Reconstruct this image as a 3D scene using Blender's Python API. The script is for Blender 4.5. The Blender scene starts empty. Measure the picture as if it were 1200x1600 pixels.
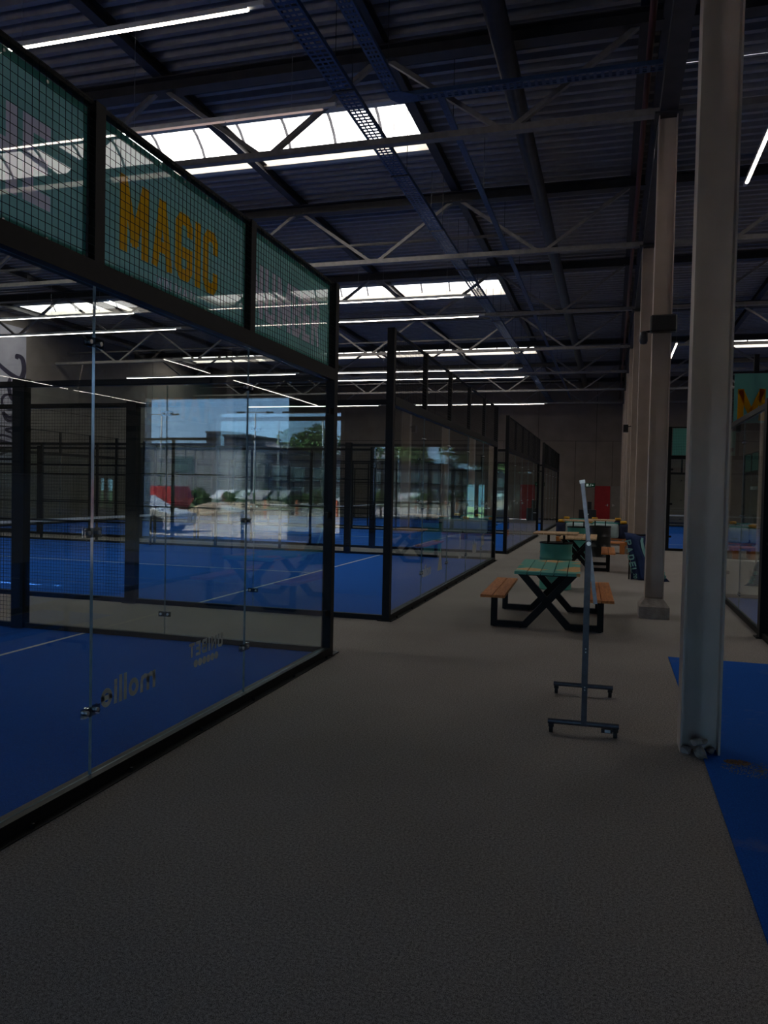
import bpy, bmesh, math, random
from mathutils import Matrix, Vector
random.seed(7)
scene = bpy.context.scene
col = scene.collection
R = math.radians

# ------------------------------------------------------------------ camera
CAM_H = 1.79
cam_d = bpy.data.cameras.new('camera')
cam = bpy.data.objects.new('camera', cam_d)
col.objects.link(cam)
yaw, pitch, roll, FPX = .2840, .02965, .02057, 1215.0
fw = Vector((-math.sin(yaw)*math.cos(pitch), math.cos(yaw)*math.cos(pitch), -math.sin(pitch)))
rt = Vector((math.cos(yaw), math.sin(yaw), 0))
up = rt.cross(fw)
r2 = rt*math.cos(roll) + up*math.sin(roll)
u2 = up*math.cos(roll) - rt*math.sin(roll)
cam.matrix_world = Matrix(((r2.x, u2.x, -fw.x, 0), (r2.y, u2.y, -fw.y, 0), (r2.z, u2.z, -fw.z, CAM_H), (0, 0, 0, 1)))
cam_d.sensor_fit = 'VERTICAL'
cam_d.sensor_height = 36
cam_d.lens = FPX/1600*36
cam_d.clip_start = .05
cam_d.clip_end = 600
scene.camera = cam

# ------------------------------------------------------------------ world, sun, exposure
SKY_STRENGTH = 6.2
SUN_STRENGTH = 36.0
SKYLIGHT_STRENGTH = 4.2
LAMP_STRENGTH = 16.0
world = bpy.data.worlds.new('world')
scene.world = world
world.use_nodes = True
wn = world.node_tree
bg = wn.nodes['Background']
bg.inputs['Strength'].default_value = SKY_STRENGTH
wtc = wn.nodes.new('ShaderNodeTexCoord')
wsep = wn.nodes.new('ShaderNodeSeparateXYZ')
wn.links.new(wtc.outputs['Generated'], wsep.inputs[0])
wramp = wn.nodes.new('ShaderNodeValToRGB')
we = wramp.color_ramp.elements
we[0].position = 0.0
we[0].color = (.46, .70, 1.0, 1)
we[1].position = 1.0
we[1].color = (.06, .16, .45, 1)
wm = we.new(.12); wm.color = (.33, .58, 1.0, 1)
wm = we.new(.4); wm.color = (.15, .34, .8, 1)
wn.links.new(wsep.outputs['Z'], wramp.inputs[0])
wn.links.new(wramp.outputs[0], bg.inputs['Color'])
sun_d = bpy.data.lights.new('sun', 'SUN')
sun_d.energy = SUN_STRENGTH
sun_d.angle = R(.6)
sun_d.color = (1, .95, .87)
sun = bpy.data.objects.new('sun', sun_d)
col.objects.link(sun)
sun.rotation_euler = Vector((.9, -.4, -1.25)).to_track_quat('-Z', 'Y').to_euler()
vs = scene.view_settings
vs.view_transform = 'Standard'
vs.look = 'None'
vs.gamma = 1
vs.use_curve_mapping = False
vs.exposure = 0.0
try:
    scene.cycles.transparent_max_bounces = 40
    scene.cycles.max_bounces = 10
    scene.cycles.glossy_bounces = 5
    scene.cycles.caustics_reflective = False
    scene.cycles.caustics_refractive = False
except Exception:
    pass

# ------------------------------------------------------------------ materials
def new_mat(name):
    m = bpy.data.materials.new(name)
    m.use_nodes = True
    nt = m.node_tree
    nt.nodes.clear()
    out = nt.nodes.new('ShaderNodeOutputMaterial')
    return m, nt, out

def N(nt, typ, **kw):
    n = nt.nodes.new(typ)
    for k, v in kw.items():
        if k in n.inputs:
            n.inputs[k].default_value = v
        else:
            setattr(n, k, v)
    return n

def c4(c): return (c[0], c[1], c[2], 1)

def plain(name, c1, c2=None, scale=8, rough=.6, metal=0, bump=0, bscale=None, detail=4, spec=.5, stretch=None, contrast=None):
    """principled surface with two-tone noise and optional fine relief"""
    m, nt, out = new_mat(name)
    p = N(nt, 'ShaderNodeBsdfPrincipled')
    p.inputs['Roughness'].default_value = rough
    p.inputs['Metallic'].default_value = metal
    p.inputs['Specular IOR Level'].default_value = spec
    tc = N(nt, 'ShaderNodeTexCoord')
    vec = tc.outputs['Object']
    if stretch:
        mp = N(nt, 'ShaderNodeMapping')
        mp.inputs['Scale'].default_value = stretch
        nt.links.new(vec, mp.inputs[0])
        vec = mp.outputs[0]
    nz = N(nt, 'ShaderNodeTexNoise')
    nz.inputs['Scale'].default_value = scale
    nz.inputs['Detail'].default_value = detail
    nt.links.new(vec, nz.inputs['Vector'])
    cr = N(nt, 'ShaderNodeValToRGB')
    lo, hi = contrast or (.35, .65)
    cr.color_ramp.elements[0].position = lo
    cr.color_ramp.elements[1].position = hi
    cr.color_ramp.elements[0].color = c4(c1)
    cr.color_ramp.elements[1].color = c4(c2 or [min(1, v*1.15) for v in c1])
    nt.links.new(nz.outputs['Fac'], cr.inputs[0])
    nt.links.new(cr.outputs[0], p.inputs['Base Color'])
    if bump:
        nb = N(nt, 'ShaderNodeTexNoise')
        nb.inputs['Scale'].default_value = bscale or scale*4
        nt.links.new(vec, nb.inputs['Vector'])
        b = N(nt, 'ShaderNodeBump')
        b.inputs['Strength'].default_value = bump
        b.inputs['Distance'].default_value = .01
        nt.links.new(nb.outputs['Fac'], b.inputs['Height'])
        nt.links.new(b.outputs[0], p.inputs['Normal'])
    nt.links.new(p.outputs[0], out.inputs[0])
    return m

def emit(name, c, s):
    m, nt, out = new_mat(name)
    e = N(nt, 'ShaderNodeEmission')
    e.inputs[0].default_value = c4(c)
    e.inputs[1].default_value = s
    nt.links.new(e.outputs[0], out.inputs[0])
    return m

def glass_mat(name, tint=(.93, .97, .96), wave=0.0):
    m, nt, out = new_mat(name)
    geo = N(nt, 'ShaderNodeNewGeometry')
    # index of refraction as seen from either face, so both faces reflect like a real pane
    mr = N(nt, 'ShaderNodeMapRange')
    mr.inputs['To Min'].default_value = 1.52
    mr.inputs['To Max'].default_value = 1/1.52
    nt.links.new(geo.outputs['Backfacing'], mr.inputs['Value'])
    fr = N(nt, 'ShaderNodeFresnel')
    nt.links.new(mr.outputs[0], fr.inputs['IOR'])
    tr = N(nt, 'ShaderNodeBsdfTransparent')
    tr.inputs[0].default_value = c4(tint)
    gl = N(nt, 'ShaderNodeBsdfGlossy')
    gl.inputs['Roughness'].default_value = 0
    if wave:
        tc = N(nt, 'ShaderNodeTexCoord')
        nz = N(nt, 'ShaderNodeTexNoise')
        nz.inputs['Scale'].default_value = 1.6
        nz.inputs['Detail'].default_value = 0
        nt.links.new(tc.outputs['Object'], nz.inputs['Vector'])
        b = N(nt, 'ShaderNodeBump')
        b.inputs['Strength'].default_value = wave
        b.inputs['Distance'].default_value = .01
        nt.links.new(nz.outputs['Fac'], b.inputs['Height'])
        nt.links.new(b.outputs[0], gl.inputs['Normal'])
    mx = N(nt, 'ShaderNodeMixShader')
    nt.links.new(fr.outputs[0], mx.inputs[0])
    nt.links.new(tr.outputs[0], mx.inputs[1])
    nt.links.new(gl.outputs[0], mx.inputs[2])
    nt.links.new(mx.outputs[0], out.inputs[0])
    return m

def fabric_mat(name, c, see=.2, back=.55):
    """perforated banner cloth: part of the light passes straight through its holes"""
    m, nt, out = new_mat(name)
    d = N(nt, 'ShaderNodeBsdfDiffuse')
    t = N(nt, 'ShaderNodeBsdfTranslucent')
    tc = N(nt, 'ShaderNodeTexCoord')
    nz = N(nt, 'ShaderNodeTexNoise')
    nz.inputs['Scale'].default_value = 3
    nt.links.new(tc.outputs['Object'], nz.inputs['Vector'])
    cr = N(nt, 'ShaderNodeValToRGB')
    cr.color_ramp.elements[0].color = c4([v*.9 for v in c])
    cr.color_ramp.elements[1].color = c4([min(1, v*1.1) for v in c])
    nt.links.new(nz.outputs['Fac'], cr.inputs[0])
    nt.links.new(cr.outputs[0], d.inputs[0])
    nt.links.new(cr.outputs[0], t.inputs[0])
    a = N(nt, 'ShaderNodeMixShader')
    a.inputs[0].default_value = back
    nt.links.new(d.outputs[0], a.inputs[1])
    nt.links.new(t.outputs[0], a.inputs[2])
    tr = N(nt, 'ShaderNodeBsdfTransparent')
    b = N(nt, 'ShaderNodeMixShader')
    b.inputs[0].default_value = see
    nt.links.new(a.outputs[0], b.inputs[1])
    nt.links.new(tr.outputs[0], b.inputs[2])
    nt.links.new(b.outputs[0], out.inputs[0])
    return m

def carpet_mat():
    m, nt, out = new_mat('needle_felt_carpet')
    p = N(nt, 'ShaderNodeBsdfPrincipled')
    p.inputs['Roughness'].default_value = .95
    p.inputs['Specular IOR Level'].default_value = .1
    tc = N(nt, 'ShaderNodeTexCoord')
    n1 = N(nt, 'ShaderNodeTexNoise')
    n1.inputs['Scale'].default_value = 75
    n1.inputs['Detail'].default_value = 5
    n1.inputs['Roughness'].default_value = .75
    nt.links.new(tc.outputs['Object'], n1.inputs['Vector'])
    cr = N(nt, 'ShaderNodeValToRGB')
    cr.color_ramp.elements[0].position = .41
    cr.color_ramp.elements[1].position = .6
    cr.color_ramp.elements[0].color = (.115, .104, .098, 1)
    cr.color_ramp.elements[1].color = (.6, .55, .505, 1)
    n3 = N(nt, 'ShaderNodeTexNoise')
    n3.inputs['Scale'].default_value = 260
    n3.inputs['Detail'].default_value = 2
    nt.links.new(tc.outputs['Object'], n3.inputs['Vector'])
    am = N(nt, 'ShaderNodeMath', operation='MULTIPLY_ADD')
    am.inputs[1].default_value = .55
    nt.links.new(n3.outputs['Fac'], am.inputs[0])
    hm = N(nt, 'ShaderNodeMath', operation='MULTIPLY')
    hm.inputs[1].default_value = .45
    nt.links.new(n1.outputs['Fac'], hm.inputs[0])
    nt.links.new(hm.outputs[0], am.inputs[2])
    nt.links.new(am.outputs[0], cr.inputs[0])
    n2 = N(nt, 'ShaderNodeTexNoise')
    n2.inputs['Scale'].default_value = .9
    n2.inputs['Detail'].default_value = 4
    nt.links.new(tc.outputs['Object'], n2.inputs['Vector'])
    c2 = N(nt, 'ShaderNodeValToRGB')
    c2.color_ramp.elements[0].position = .3
    c2.color_ramp.elements[1].position = .7
    c2.color_ramp.elements[0].color = (.88, .87, .86, 1)
    c2.color_ramp.elements[1].color = (1, 1, 1, 1)
    nt.links.new(n2.outputs['Fac'], c2.inputs[0])
    mx = N(nt, 'ShaderNodeMix')
    mx.data_type = 'RGBA'
    mx.blend_type = 'MULTIPLY'
    mx.inputs[0].default_value = 1
    nt.links.new(cr.outputs[0], mx.inputs[6])
    nt.links.new(c2.outputs[0], mx.inputs[7])
    nt.links.new(mx.outputs[2], p.inputs['Base Color'])
    b = N(nt, 'ShaderNodeBump')
    b.inputs['Strength'].default_value = .2
    b.inputs['Distance'].default_value = .003
    nt.links.new(n1.outputs['Fac'], b.inputs['Height'])
    nt.links.new(b.outputs[0], p.inputs['Normal'])
    nt.links.new(p.outputs[0], out.inputs[0])
    return m

def printed_wood_mat():
    """oiled wood with a worn teal print: straight strokes crossing the boards"""
    m, nt, out = new_mat('printed_wood')
    p = N(nt, 'ShaderNodeBsdfPrincipled')
    p.inputs['Roughness'].default_value = .55
    tc = N(nt, 'ShaderNodeTexCoord')
    mp = N(nt, 'ShaderNodeMapping')
    mp.inputs['Scale'].default_value = (14, 1.2, 14)
    nt.links.new(tc.outputs['Object'], mp.inputs[0])
    nz = N(nt, 'ShaderNodeTexNoise')
    nz.inputs['Scale'].default_value = 3
    nz.inputs['Detail'].default_value = 5
    nt.links.new(mp.outputs[0], nz.inputs['Vector'])
    cr = N(nt, 'ShaderNodeValToRGB')
    cr.color_ramp.elements[0].color = (.6, .3, .1, 1)
    cr.color_ramp.elements[1].color = (.82, .5, .2, 1)
    nt.links.new(nz.outputs['Fac'], cr.inputs[0])
    # print: teal field with bare-wood strokes
    mp2 = N(nt, 'ShaderNodeMapping')
    mp2.inputs['Rotation'].default_value = (0, 0, .55)
    mp2.inputs['Location'].default_value = (.33, .1, 0)
    nt.links.new(tc.outputs['Object'], mp2.inputs[0])
    vo = N(nt, 'ShaderNodeTexVoronoi')
    vo.feature = 'F1'
    vo.distance = 'CHEBYCHEV'
    vo.inputs['Scale'].default_value = 2.3
    nt.links.new(mp2.outputs[0], vo.inputs['Vector'])
    th = N(nt, 'ShaderNodeMath', operation='GREATER_THAN')
    th.inputs[1].default_value = .37
    nt.links.new(vo.outputs['Distance'], th.inputs[0])
    mx = N(nt, 'ShaderNodeMix')
    mx.data_type = 'RGBA'
    nt.links.new(th.outputs[0], mx.inputs[0])
    nt.links.new(cr.outputs[0], mx.inputs[6])
    mx.inputs[7].default_value = (.1, .4, .31, 1)
    nt.links.new(mx.outputs[2], p.inputs['Base Color'])
    nt.links.new(p.outputs[0], out.inputs[0])
    return m

def dusty_turf_mat(name, dust):
    m, nt, out = new_mat(name)
    p = N(nt, 'ShaderNodeBsdfPrincipled')
    p.inputs['Roughness'].default_value = .9
    p.inputs['Specular IOR Level'].default_value = .15
    tc = N(nt, 'ShaderNodeTexCoord')
    n1 = N(nt, 'ShaderNodeTexNoise')
    n1.inputs['Scale'].default_value = 130
    n1.inputs['Detail'].default_value = 3
    nt.links.new(tc.outputs['Object'], n1.inputs['Vector'])
    cr = N(nt, 'ShaderNodeValToRGB')
    cr.color_ramp.elements[0].position = .3
    cr.color_ramp.elements[1].position = .7
    cr.color_ramp.elements[0].color = (.0016, .074, .37, 1)
    cr.color_ramp.elements[1].color = (.005, .13, .6, 1)
    nt.links.new(n1.outputs['Fac'], cr.inputs[0])
    n2 = N(nt, 'ShaderNodeTexNoise')
    n2.inputs['Scale'].default_value = 1.3
    n2.inputs['Detail'].default_value = 8
    n2.inputs['Roughness'].default_value = .7
    nt.links.new(tc.outputs['Object'], n2.inputs['Vector'])
    mr = N(nt, 'ShaderNodeMapRange')
    mr.inputs['From Min'].default_value = .56
    mr.inputs['From Max'].default_value = .78
    mr.inputs['To Max'].default_value = dust
    nt.links.new(n2.outputs['Fac'], mr.inputs['Value'])
    mx = N(nt, 'ShaderNodeMix')
    mx.data_type = 'RGBA'
    nt.links.new(mr.outputs[0], mx.inputs[0])
    nt.links.new(cr.outputs[0], mx.inputs[6])
    mx.inputs[7].default_value = (.3, .27, .23, 1)
    nt.links.new(mx.outputs[2], p.inputs['Base Color'])
    b = N(nt, 'ShaderNodeBump')
    b.inputs['Strength'].default_value = .35
    b.inputs['Distance'].default_value = .004
    nt.links.new(n1.outputs['Fac'], b.inputs['Height'])
    nt.links.new(b.outputs[0], p.inputs['Normal'])
    nt.links.new(p.outputs[0], out.inputs[0])
    return m

M = dict(
    carpet=carpet_mat(),
    turf=dusty_turf_mat('blue_turf', .05),
    turf_dusty=dusty_turf_mat('dusty_blue_turf', .5),
    line=plain('white_line', (.6, .6, .6), (.72, .72, .7), 40, .9),
    black=plain('black_powder_coat', (.0035, .004, .005), (.0055, .006, .0075), 30, .5, spec=.25),
    wire=plain('black_wire', (.004, .0045, .005), (.006, .0065, .007), 30, .5, spec=.25),
    glass=glass_mat('tempered_glass', wave=.035),
    glass_edge=plain('polished_glass_edge', (.16, .23, .25), (.26, .34, .36), 12, .12),
    clamp=glass_mat('clear_clamp_plate', (.62, .66, .68)),
    steel=plain('galvanised_bolt', (.5, .5, .5), (.62, .62, .6), 60, .35, .9),
    deck=plain('roof_deck', (.25, .235, .235), (.3, .285, .285), 6, .45),
    dark_steel=plain('dark_painted_steel', (.028, .027, .03), (.045, .043, .046), 5, .5),
    web_steel=plain('primed_steel_bar', (.2, .185, .17), (.26, .24, .22), 9, .55),
    tray=plain('blue_cable_tray', (.035, .07, .15), (.05, .095, .2), 14, .4, .2),
    column=plain('cream_column_paint', (.54, .45, .37), (.62, .52, .43), 3, .5, bump=.05, bscale=60),
    concrete=plain('raw_concrete', (.3, .26, .23), (.42, .37, .33), 12, .9, bump=.5, bscale=50),
    rubble=plain('broken_mortar', (.2, .17, .14), (.42, .37, .3), 18, .95, bump=.9, bscale=40),
    wall=plain('taupe_wall_panel', (.185, .155, .13), (.225, .19, .162), 1.2, .8, bump=.05, bscale=30),
    joint=plain('dark_joint', (.04, .035, .03), (.055, .05, .045), 8, .9),
    red=plain('red_door_paint', (.32, .008, .014), (.38, .012, .02), 3, .45),
    greydoor=plain('grey_door_paint', (.2, .185, .165), (.235, .215, .19), 3, .5),
    curb=plain('skylight_curb_liner', (.62, .58, .52), (.72, .68, .6), 3, .6),
    rib=plain('skylight_rib', (.2, .2, .22), (.28, .28, .3), 9, .5),
    skylight=emit('lit_opal_glazing', (1, .955, .91), SKYLIGHT_STRENGTH),
    lamp=emit('led_diffuser', (1, .88, .78), LAMP_STRENGTH),
    lamp_off=emit('dimmed_led_diffuser', (1, .74, .68), .38),
    housing=plain('lamp_housing', (.55, .54, .53), (.65, .64, .62), 10, .4),
    cable=plain('hanging_wire', (.3, .3, .3), (.4, .4, .4), 40, .4, .5),
    teal=fabric_mat('teal_banner_cloth', (.33, .68, .57), .085, .7),
    teal_plain=fabric_mat('teal_banner_cloth_dense', (.26, .58, .5), .06, .6),
    letter_pink=fabric_mat('pale_lettering', (.98, .9, .93), .07, .62),
    letter_orange=fabric_mat('orange_lettering', (.98, .52, .02), .06, .6),
    decal=plain('frosted_decal', (.72, .7, .68), (.78, .76, .74), 20, .9),
    wood=plain('oiled_wood', (.5, .16, .04), (.68, .26, .07), 3, .55, stretch=(14, 1.2, 14), detail=6),
    wood_pale=plain('pale_oiled_wood', (.58, .36, .18), (.74, .5, .28), 3, .55, stretch=(14, 1.2, 14), detail=6),
    wood_top=printed_wood_mat(),
    drum_teal=plain('teal_drum_paint', (.05, .26, .21), (.065, .31, .25), 4, .4),
    drum_black=plain('black_drum_paint', (.012, .012, .013), (.02, .02, .021), 4, .35),
    navy=plain('navy_cloth', (.016, .022, .06), (.024, .033, .085), 12, .85, bump=.2, bscale=80),
    navy_flag=plain('navy_banner_cloth', (.012, .03, .1), (.02, .045, .14), 5, .8),
    mint=plain('mint_print', (.22, .5, .48), (.28, .56, .54), 12, .8),
    palecloth=plain('pale_blue_cloth', (.42, .56, .56), (.5, .63, .62), 9, .85, bump=.2, bscale=80),
    yellow=plain('yellow_cloth', (.72, .36, .02), (.8, .43, .04), 9, .85, bump=.2, bscale=80),
    tealcloth=plain('teal_cloth', (.03, .27, .24), (.045, .33, .29), 9, .85),
    rack=plain('grey_rack_tube', (.075, .075, .085), (.1, .1, .112), 30, .4, .4),
    alu=plain('aluminium_frame', (.25, .25, .275), (.31, .31, .335), 30, .35, .5),
    board=plain('grey_board_face', (.3, .3, .31), (.34, .34, .35), 6, .2),
    rubber=plain('black_rubber', (.012, .012, .012), (.02, .02, .02), 30, .7),
    plastic=plain('black_plastic', (.01, .01, .011), (.016, .016, .017), 20, .4),
    sticker=plain('pale_sticker', (.5, .55, .6), (.6, .65, .7), 20, .5),
    pipe_red=plain('red_pipe', (.07, .012, .01), (.09, .016, .012), 10, .5),
    exit_green=emit('lit_exit_sign', (.02, .1, .06), .12),
    exit_white=emit('lit_exit_pictogram', (.8, .9, .85), .22),
    pavement=plain('sunlit_pavement', (.4, .355, .32), (.5, .45, .41), .6, .95, bump=.3, bscale=40, detail=8),
    road_line=plain('road_paint', (.7, .7, .68), (.8, .8, .78), 8, .9),
    grass=plain('grass', (.06, .1, .03), (.12, .16, .05), 3, .95, bump=.6, bscale=30),
    leaf=plain('tree_leaf', (.03, .085, .012), (.08, .18, .03), .6, .8),
    bark=plain('bark', (.09, .06, .04), (.14, .1, .07), 8, .95),
    facade=plain('grey_facade', (.3, .29, .31), (.36, .35, .37), .5, .8),
    facade_navy=plain('navy_facade', (.02, .026, .045), (.03, .038, .06), .5, .6),
    winglass=plain('far_window_glass', (.1, .16, .17), (.14, .2, .21), 1, .1),
    cardboard_white=plain('white_car_paint', (.75, .75, .76), (.8, .8, .8), 2, .25),
    rim=plain('dark_alloy', (.04, .04, .045), (.07, .07, .075), 9, .35, .6),
    carglass=plain('car_glass', (.015, .02, .025), (.02, .026, .03), 2, .08),
    sand=plain('builders_sand', (.32, .23, .15), (.46, .35, .24), 3, .98, bump=.8, bscale=12),
    skip_red=plain('red_container_paint', (.5, .02, .025), (.58, .035, .04), 2, .5),
    orange=plain('orange_plastic', (.75, .12, .03), (.8, .16, .05), 4, .5),
    whitebar=plain('white_barrier', (.62, .62, .6), (.7, .7, .68), 4, .6),
    galv=plain('galvanised_pole', (.5, .5, .5), (.58, .58, .58), 6, .5, .3),
    mural=plain('white_mural_cloth', (.4, .38, .42), (.45, .43, .47), 2, .85),
    mural_ink=plain('dark_mural_ink', (.03, .025, .05), (.045, .038, .07), 5, .85),
    jamb=plain('pale_door_reveal', (.5, .52, .5), (.58, .6, .58), 3, .6),
    dirt=plain('brown_dirt', (.22, .11, .05), (.4, .23, .12), 30, .98, bump=.8, bscale=60),
)

# ------------------------------------------------------------------ mesh helpers
class MB:
    def __init__(s):
        s.v = []; s.f = []; s.m = []
    def box(s, x0, x1, y0, y1, z0, z1, mi=0, T=None):
        b = len(s.v)
        pts = [(x0,y0,z0),(x1,y0,z0),(x1,y1,z0),(x0,y1,z0),(x0,y0,z1),(x1,y0,z1),(x1,y1,z1),(x0,y1,z1)]
        s.v += [tuple(T @ Vector(p)) for p in pts] if T else pts
        s.f += [tuple(b+i for i in q) for q in ((0,3,2,1),(4,5,6,7),(0,1,5,4),(1,2,6,5),(2,3,7,6),(3,0,4,7))]
        s.m += [mi]*6
        return s
    def bar(s, p, q, w, h=None, mi=0, upv=None):
        """rectangular bar from p to q; w across, h along the up direction"""
        p = Vector(p); q = Vector(q); d = (q-p); L = d.length; d.normalize()
        h = h or w
        u = Vector(upv) if upv else (Vector((0,0,1)) if abs(d.z) < .95 else Vector((0,1,0)))
        a = d.cross(u).normalized(); u = a.cross(d).normalized()
        b = len(s.v)
        for t in (p, q):
            for i, j in ((-1,-1),(1,-1),(1,1),(-1,1)):
                s.v.append(tuple(t + a*(i*w/2) + u*(j*h/2)))
        s.f += [tuple(b+i for i in q_) for q_ in ((0,1,2,3),(7,6,5,4),(0,4,5,1),(1,5,6,2),(2,6,7,3),(3,7,4,0))]
        s.m += [mi]*6
        return s
    def tube(s, p, q, r, n=10, mi=0, r1=None, caps=True):
        p = Vector(p); q = Vector(q); d = (q-p).normalized()
        u = Vector((0,0,1)) if abs(d.z) < .95 else Vector((1,0,0))
        a = d.cross(u).normalized(); u = a.cross(d)
        b = len(s.v); r1 = r if r1 is None else r1
        for t, rr in ((p, r), (q, r1)):
            for i in range(n):
                an = 2*math.pi*i/n
                s.v.append(tuple(t + (a*math.cos(an) + u*math.sin(an))*rr))
        for i in range(n):
            j = (i+1) % n
            s.f.append((b+i, b+j, b+n+j, b+n+i)); s.m.append(mi)
        if caps:
            s.f.append(tuple(b+i for i in reversed(range(n)))); s.m.append(mi)
            s.f.append(tuple(b+n+i for i in range(n))); s.m.append(mi)
        return s
    def lathe(s, prof, n=24, c=(0,0,0), mi=0):
        b = len(s.v)
        for r, z in prof:
            for i in range(n):
                a = 2*math.pi*i/n
                s.v.append((c[0]+r*math.cos(a), c[1]+r*math.sin(a), c[2]+z))
        for k in range(len(prof)-1):
            for i in range(n):
                j = (i+1) % n
                s.f.append((b+k*n+i, b+k*n+j, b+(k+1)*n+j, b+(k+1)*n+i)); s.m.append(mi)
        s.f.append(tuple(b+i for i in reversed(range(n)))); s.m.append(mi)
        e = b+(len(prof)-1)*n
        s.f.append(tuple(e+i for i in range(n))); s.m.append(mi)
        return s
    def prism(s, pts, y0, y1, axis='y', mi=0):
        """closed outline extruded along an axis"""
        b = len(s.v); n = len(pts)
        for t in (y0, y1):
            for u, w in pts:
                s.v.append({'y': (u, t, w), 'x': (t, u, w), 'z': (u, w, t)}[axis])
        s.f.append(tuple(b+i for i in range(n))); s.m.append(mi)
        s.f.append(tuple(b+n+i for i in reversed(range(n)))); s.m.append(mi)
        for i in range(n):
            j = (i+1) % n
            s.f.append((b+j, b+i, b+n+i, b+n+j)); s.m.append(mi)
        return s
    def mesh(s, name, mats, smooth=False):
        me = bpy.data.meshes.new(name)
        me.from_pydata(s.v, [], s.f)
        for m in (mats if isinstance(mats, (list, tuple)) else [mats]):
            me.materials.append(m)
        me.polygons.foreach_set('material_index', s.m)
        me.update()
        bm = bmesh.new(); bm.from_mesh(me)
        bmesh.ops.recalc_face_normals(bm, faces=bm.faces)
        bm.to_mesh(me); bm.free()
        if smooth:
            for p in me.polygons: p.use_smooth = len(p.vertices) <= 4
        return me
    def build(s, name, mats, parent=None, loc=(0,0,0), rot=(0,0,0), smooth=False, bevel=0):
        o = link(name, s.mesh(name, mats, smooth), parent, loc, rot)
        if bevel:
            md = o.modifiers.new('bevel', 'BEVEL'); md.width = bevel; md.segments = 2; md.limit_method = 'ANGLE'
        return o

def link(name, data, parent=None, loc=(0,0,0), rot=(0,0,0)):
    o = bpy.data.objects.new(name, data)
    col.objects.link(o)
    o.parent = parent
    o.location = loc
    o.rotation_euler = rot
    return o

def empty(name, loc=(0,0,0), rz=0):
    o = link(name, None, None, loc, (0,0,rz))
    o.empty_display_size = .2
    return o

def tag(o, label, cat, group=None):
    o['label'] = label; o['category'] = cat
    if group: o['group'] = group
    return o

def struct(o):
    o['kind'] = 'structure'
    return o

def copy_tree(o, parent=None):
    c = o.copy(); col.objects.link(c); c.parent = parent
    for ch in list(o.children): copy_tree(ch, c)
    return c

def text_mesh(s, height, width=None, bold=0, mirror=False, thick=.003, shear=0):
    """flat lettering with real thickness, lower left at the origin, in the local XY plane"""
    cu = bpy.data.curves.new('lettering', 'FONT')
    cu.body = s; cu.size = 1; cu.offset = bold; cu.extrude = .5; cu.shear = shear; cu.resolution_u = 4
    t = bpy.data.objects.new('lettering', cu)
    me = bpy.data.meshes.new_from_object(t)
    bpy.data.objects.remove(t); bpy.data.curves.remove(cu)
    xs = [v.co.x for v in me.vertices]; ys = [v.co.y for v in me.vertices]
    x0, x1, y0, y1 = min(xs), max(xs), min(ys), max(ys)
    sy = height/(y1-y0)
    sx = (width/(x1-x0)) if width else sy
    for v in me.vertices:
        x = (v.co.x-x0)*sx
        if mirror: x = (x1-x0)*sx - x
        v.co = (x, (v.co.y-y0)*sy, v.co.z*thick)
    if mirror: me.flip_normals()
    me.update()
    return me

GLYPH = {
 'T': (.85, [[(0,1),(1,1)], [(.5,1),(.5,0)]]), 'H': (.9, [[(0,0),(0,1)], [(1,0),(1,1)], [(0,.5),(1,.5)]]),
 'E': (.78, [[(1,1),(0,1),(0,0),(1,0)], [(0,.5),(.85,.5)]]), 'M': (1.25, [[(0,0),(0,1)], [(.04,1),(.5,.15)], [(.5,.15),(.96,1)], [(1,0),(1,1)]]),
 'A': (1.0, [[(0,0),(.45,1)], [(.55,1),(1,0)], [(.25,.28),(.75,.28)]]), 'I': (.2, [[(.5,0),(.5,1)]]),
 'G': (.92, [[(1,.82),(1,.88),(.75,1),(.25,1),(0,.88),(0,.12),(.25,0),(.75,0),(1,.12),(1,.4),(.6,.4)]]),
 'C': (.9, [[(1,.78),(1,.88),(.75,1),(.25,1),(0,.88),(0,.12),(.25,0),(.75,0),(1,.12),(1,.22)]]),
 'N': (.95, [[(0,0),(0,1)], [(0,1),(1,0)], [(1,0),(1,1)]]), 'U': (.92, [[(0,1),(0,.12),(.2,0),(.8,0),(1,.12),(1,1)]]),
 'B': (.92, [[(0,0),(0,1),(.75,1),(.95,.9),(.95,.62),(.75,.52),(0,.52)], [(0,0),(.75,0),(1,.12),(1,.4),(.75,.52)]]),
 'R': (.92, [[(0,0),(0,1),(.8,1),(1,.88),(1,.6),(.8,.48),(0,.48)], [(.55,.48),(1,0)]]),
 'P': (.88, [[(0,0),(0,1),(.8,1),(1,.88),(1,.58),(.8,.45),(0,.45)]]), 'L': (.75, [[(0,1),(0,0),(1,0)]]),
 'D': (.95, [[(0,0),(0,1),(.7,1),(1,.82),(1,.18),(.7,0),(0,0)]]), 'W': (1.2, [[(0,1),(.25,0),(.5,.8),(.75,0),(1,1)]]),
 '2': (.7, [[(0,.78),(.2,1),(.8,1),(1,.8),(1,.6),(0,0),(1,0)]]), '0': (.7, [[(.2,1),(0,.85),(0,.15),(.2,0),(.8,0),(1,.15),(1,.85),(.8,1),(.2,1)]]),
 '1': (.4, [[(0,.8),(.6,1),(.6,0)]]),
}
def circ(a0, a1, n, y0=0, y1=.62):
    return [(.5+.5*math.cos(R(a0+(a1-a0)*i/n)), (y0+y1)/2+(y1-y0)/2*math.sin(R(a0+(a1-a0)*i/n))) for i in range(n+1)]
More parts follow.
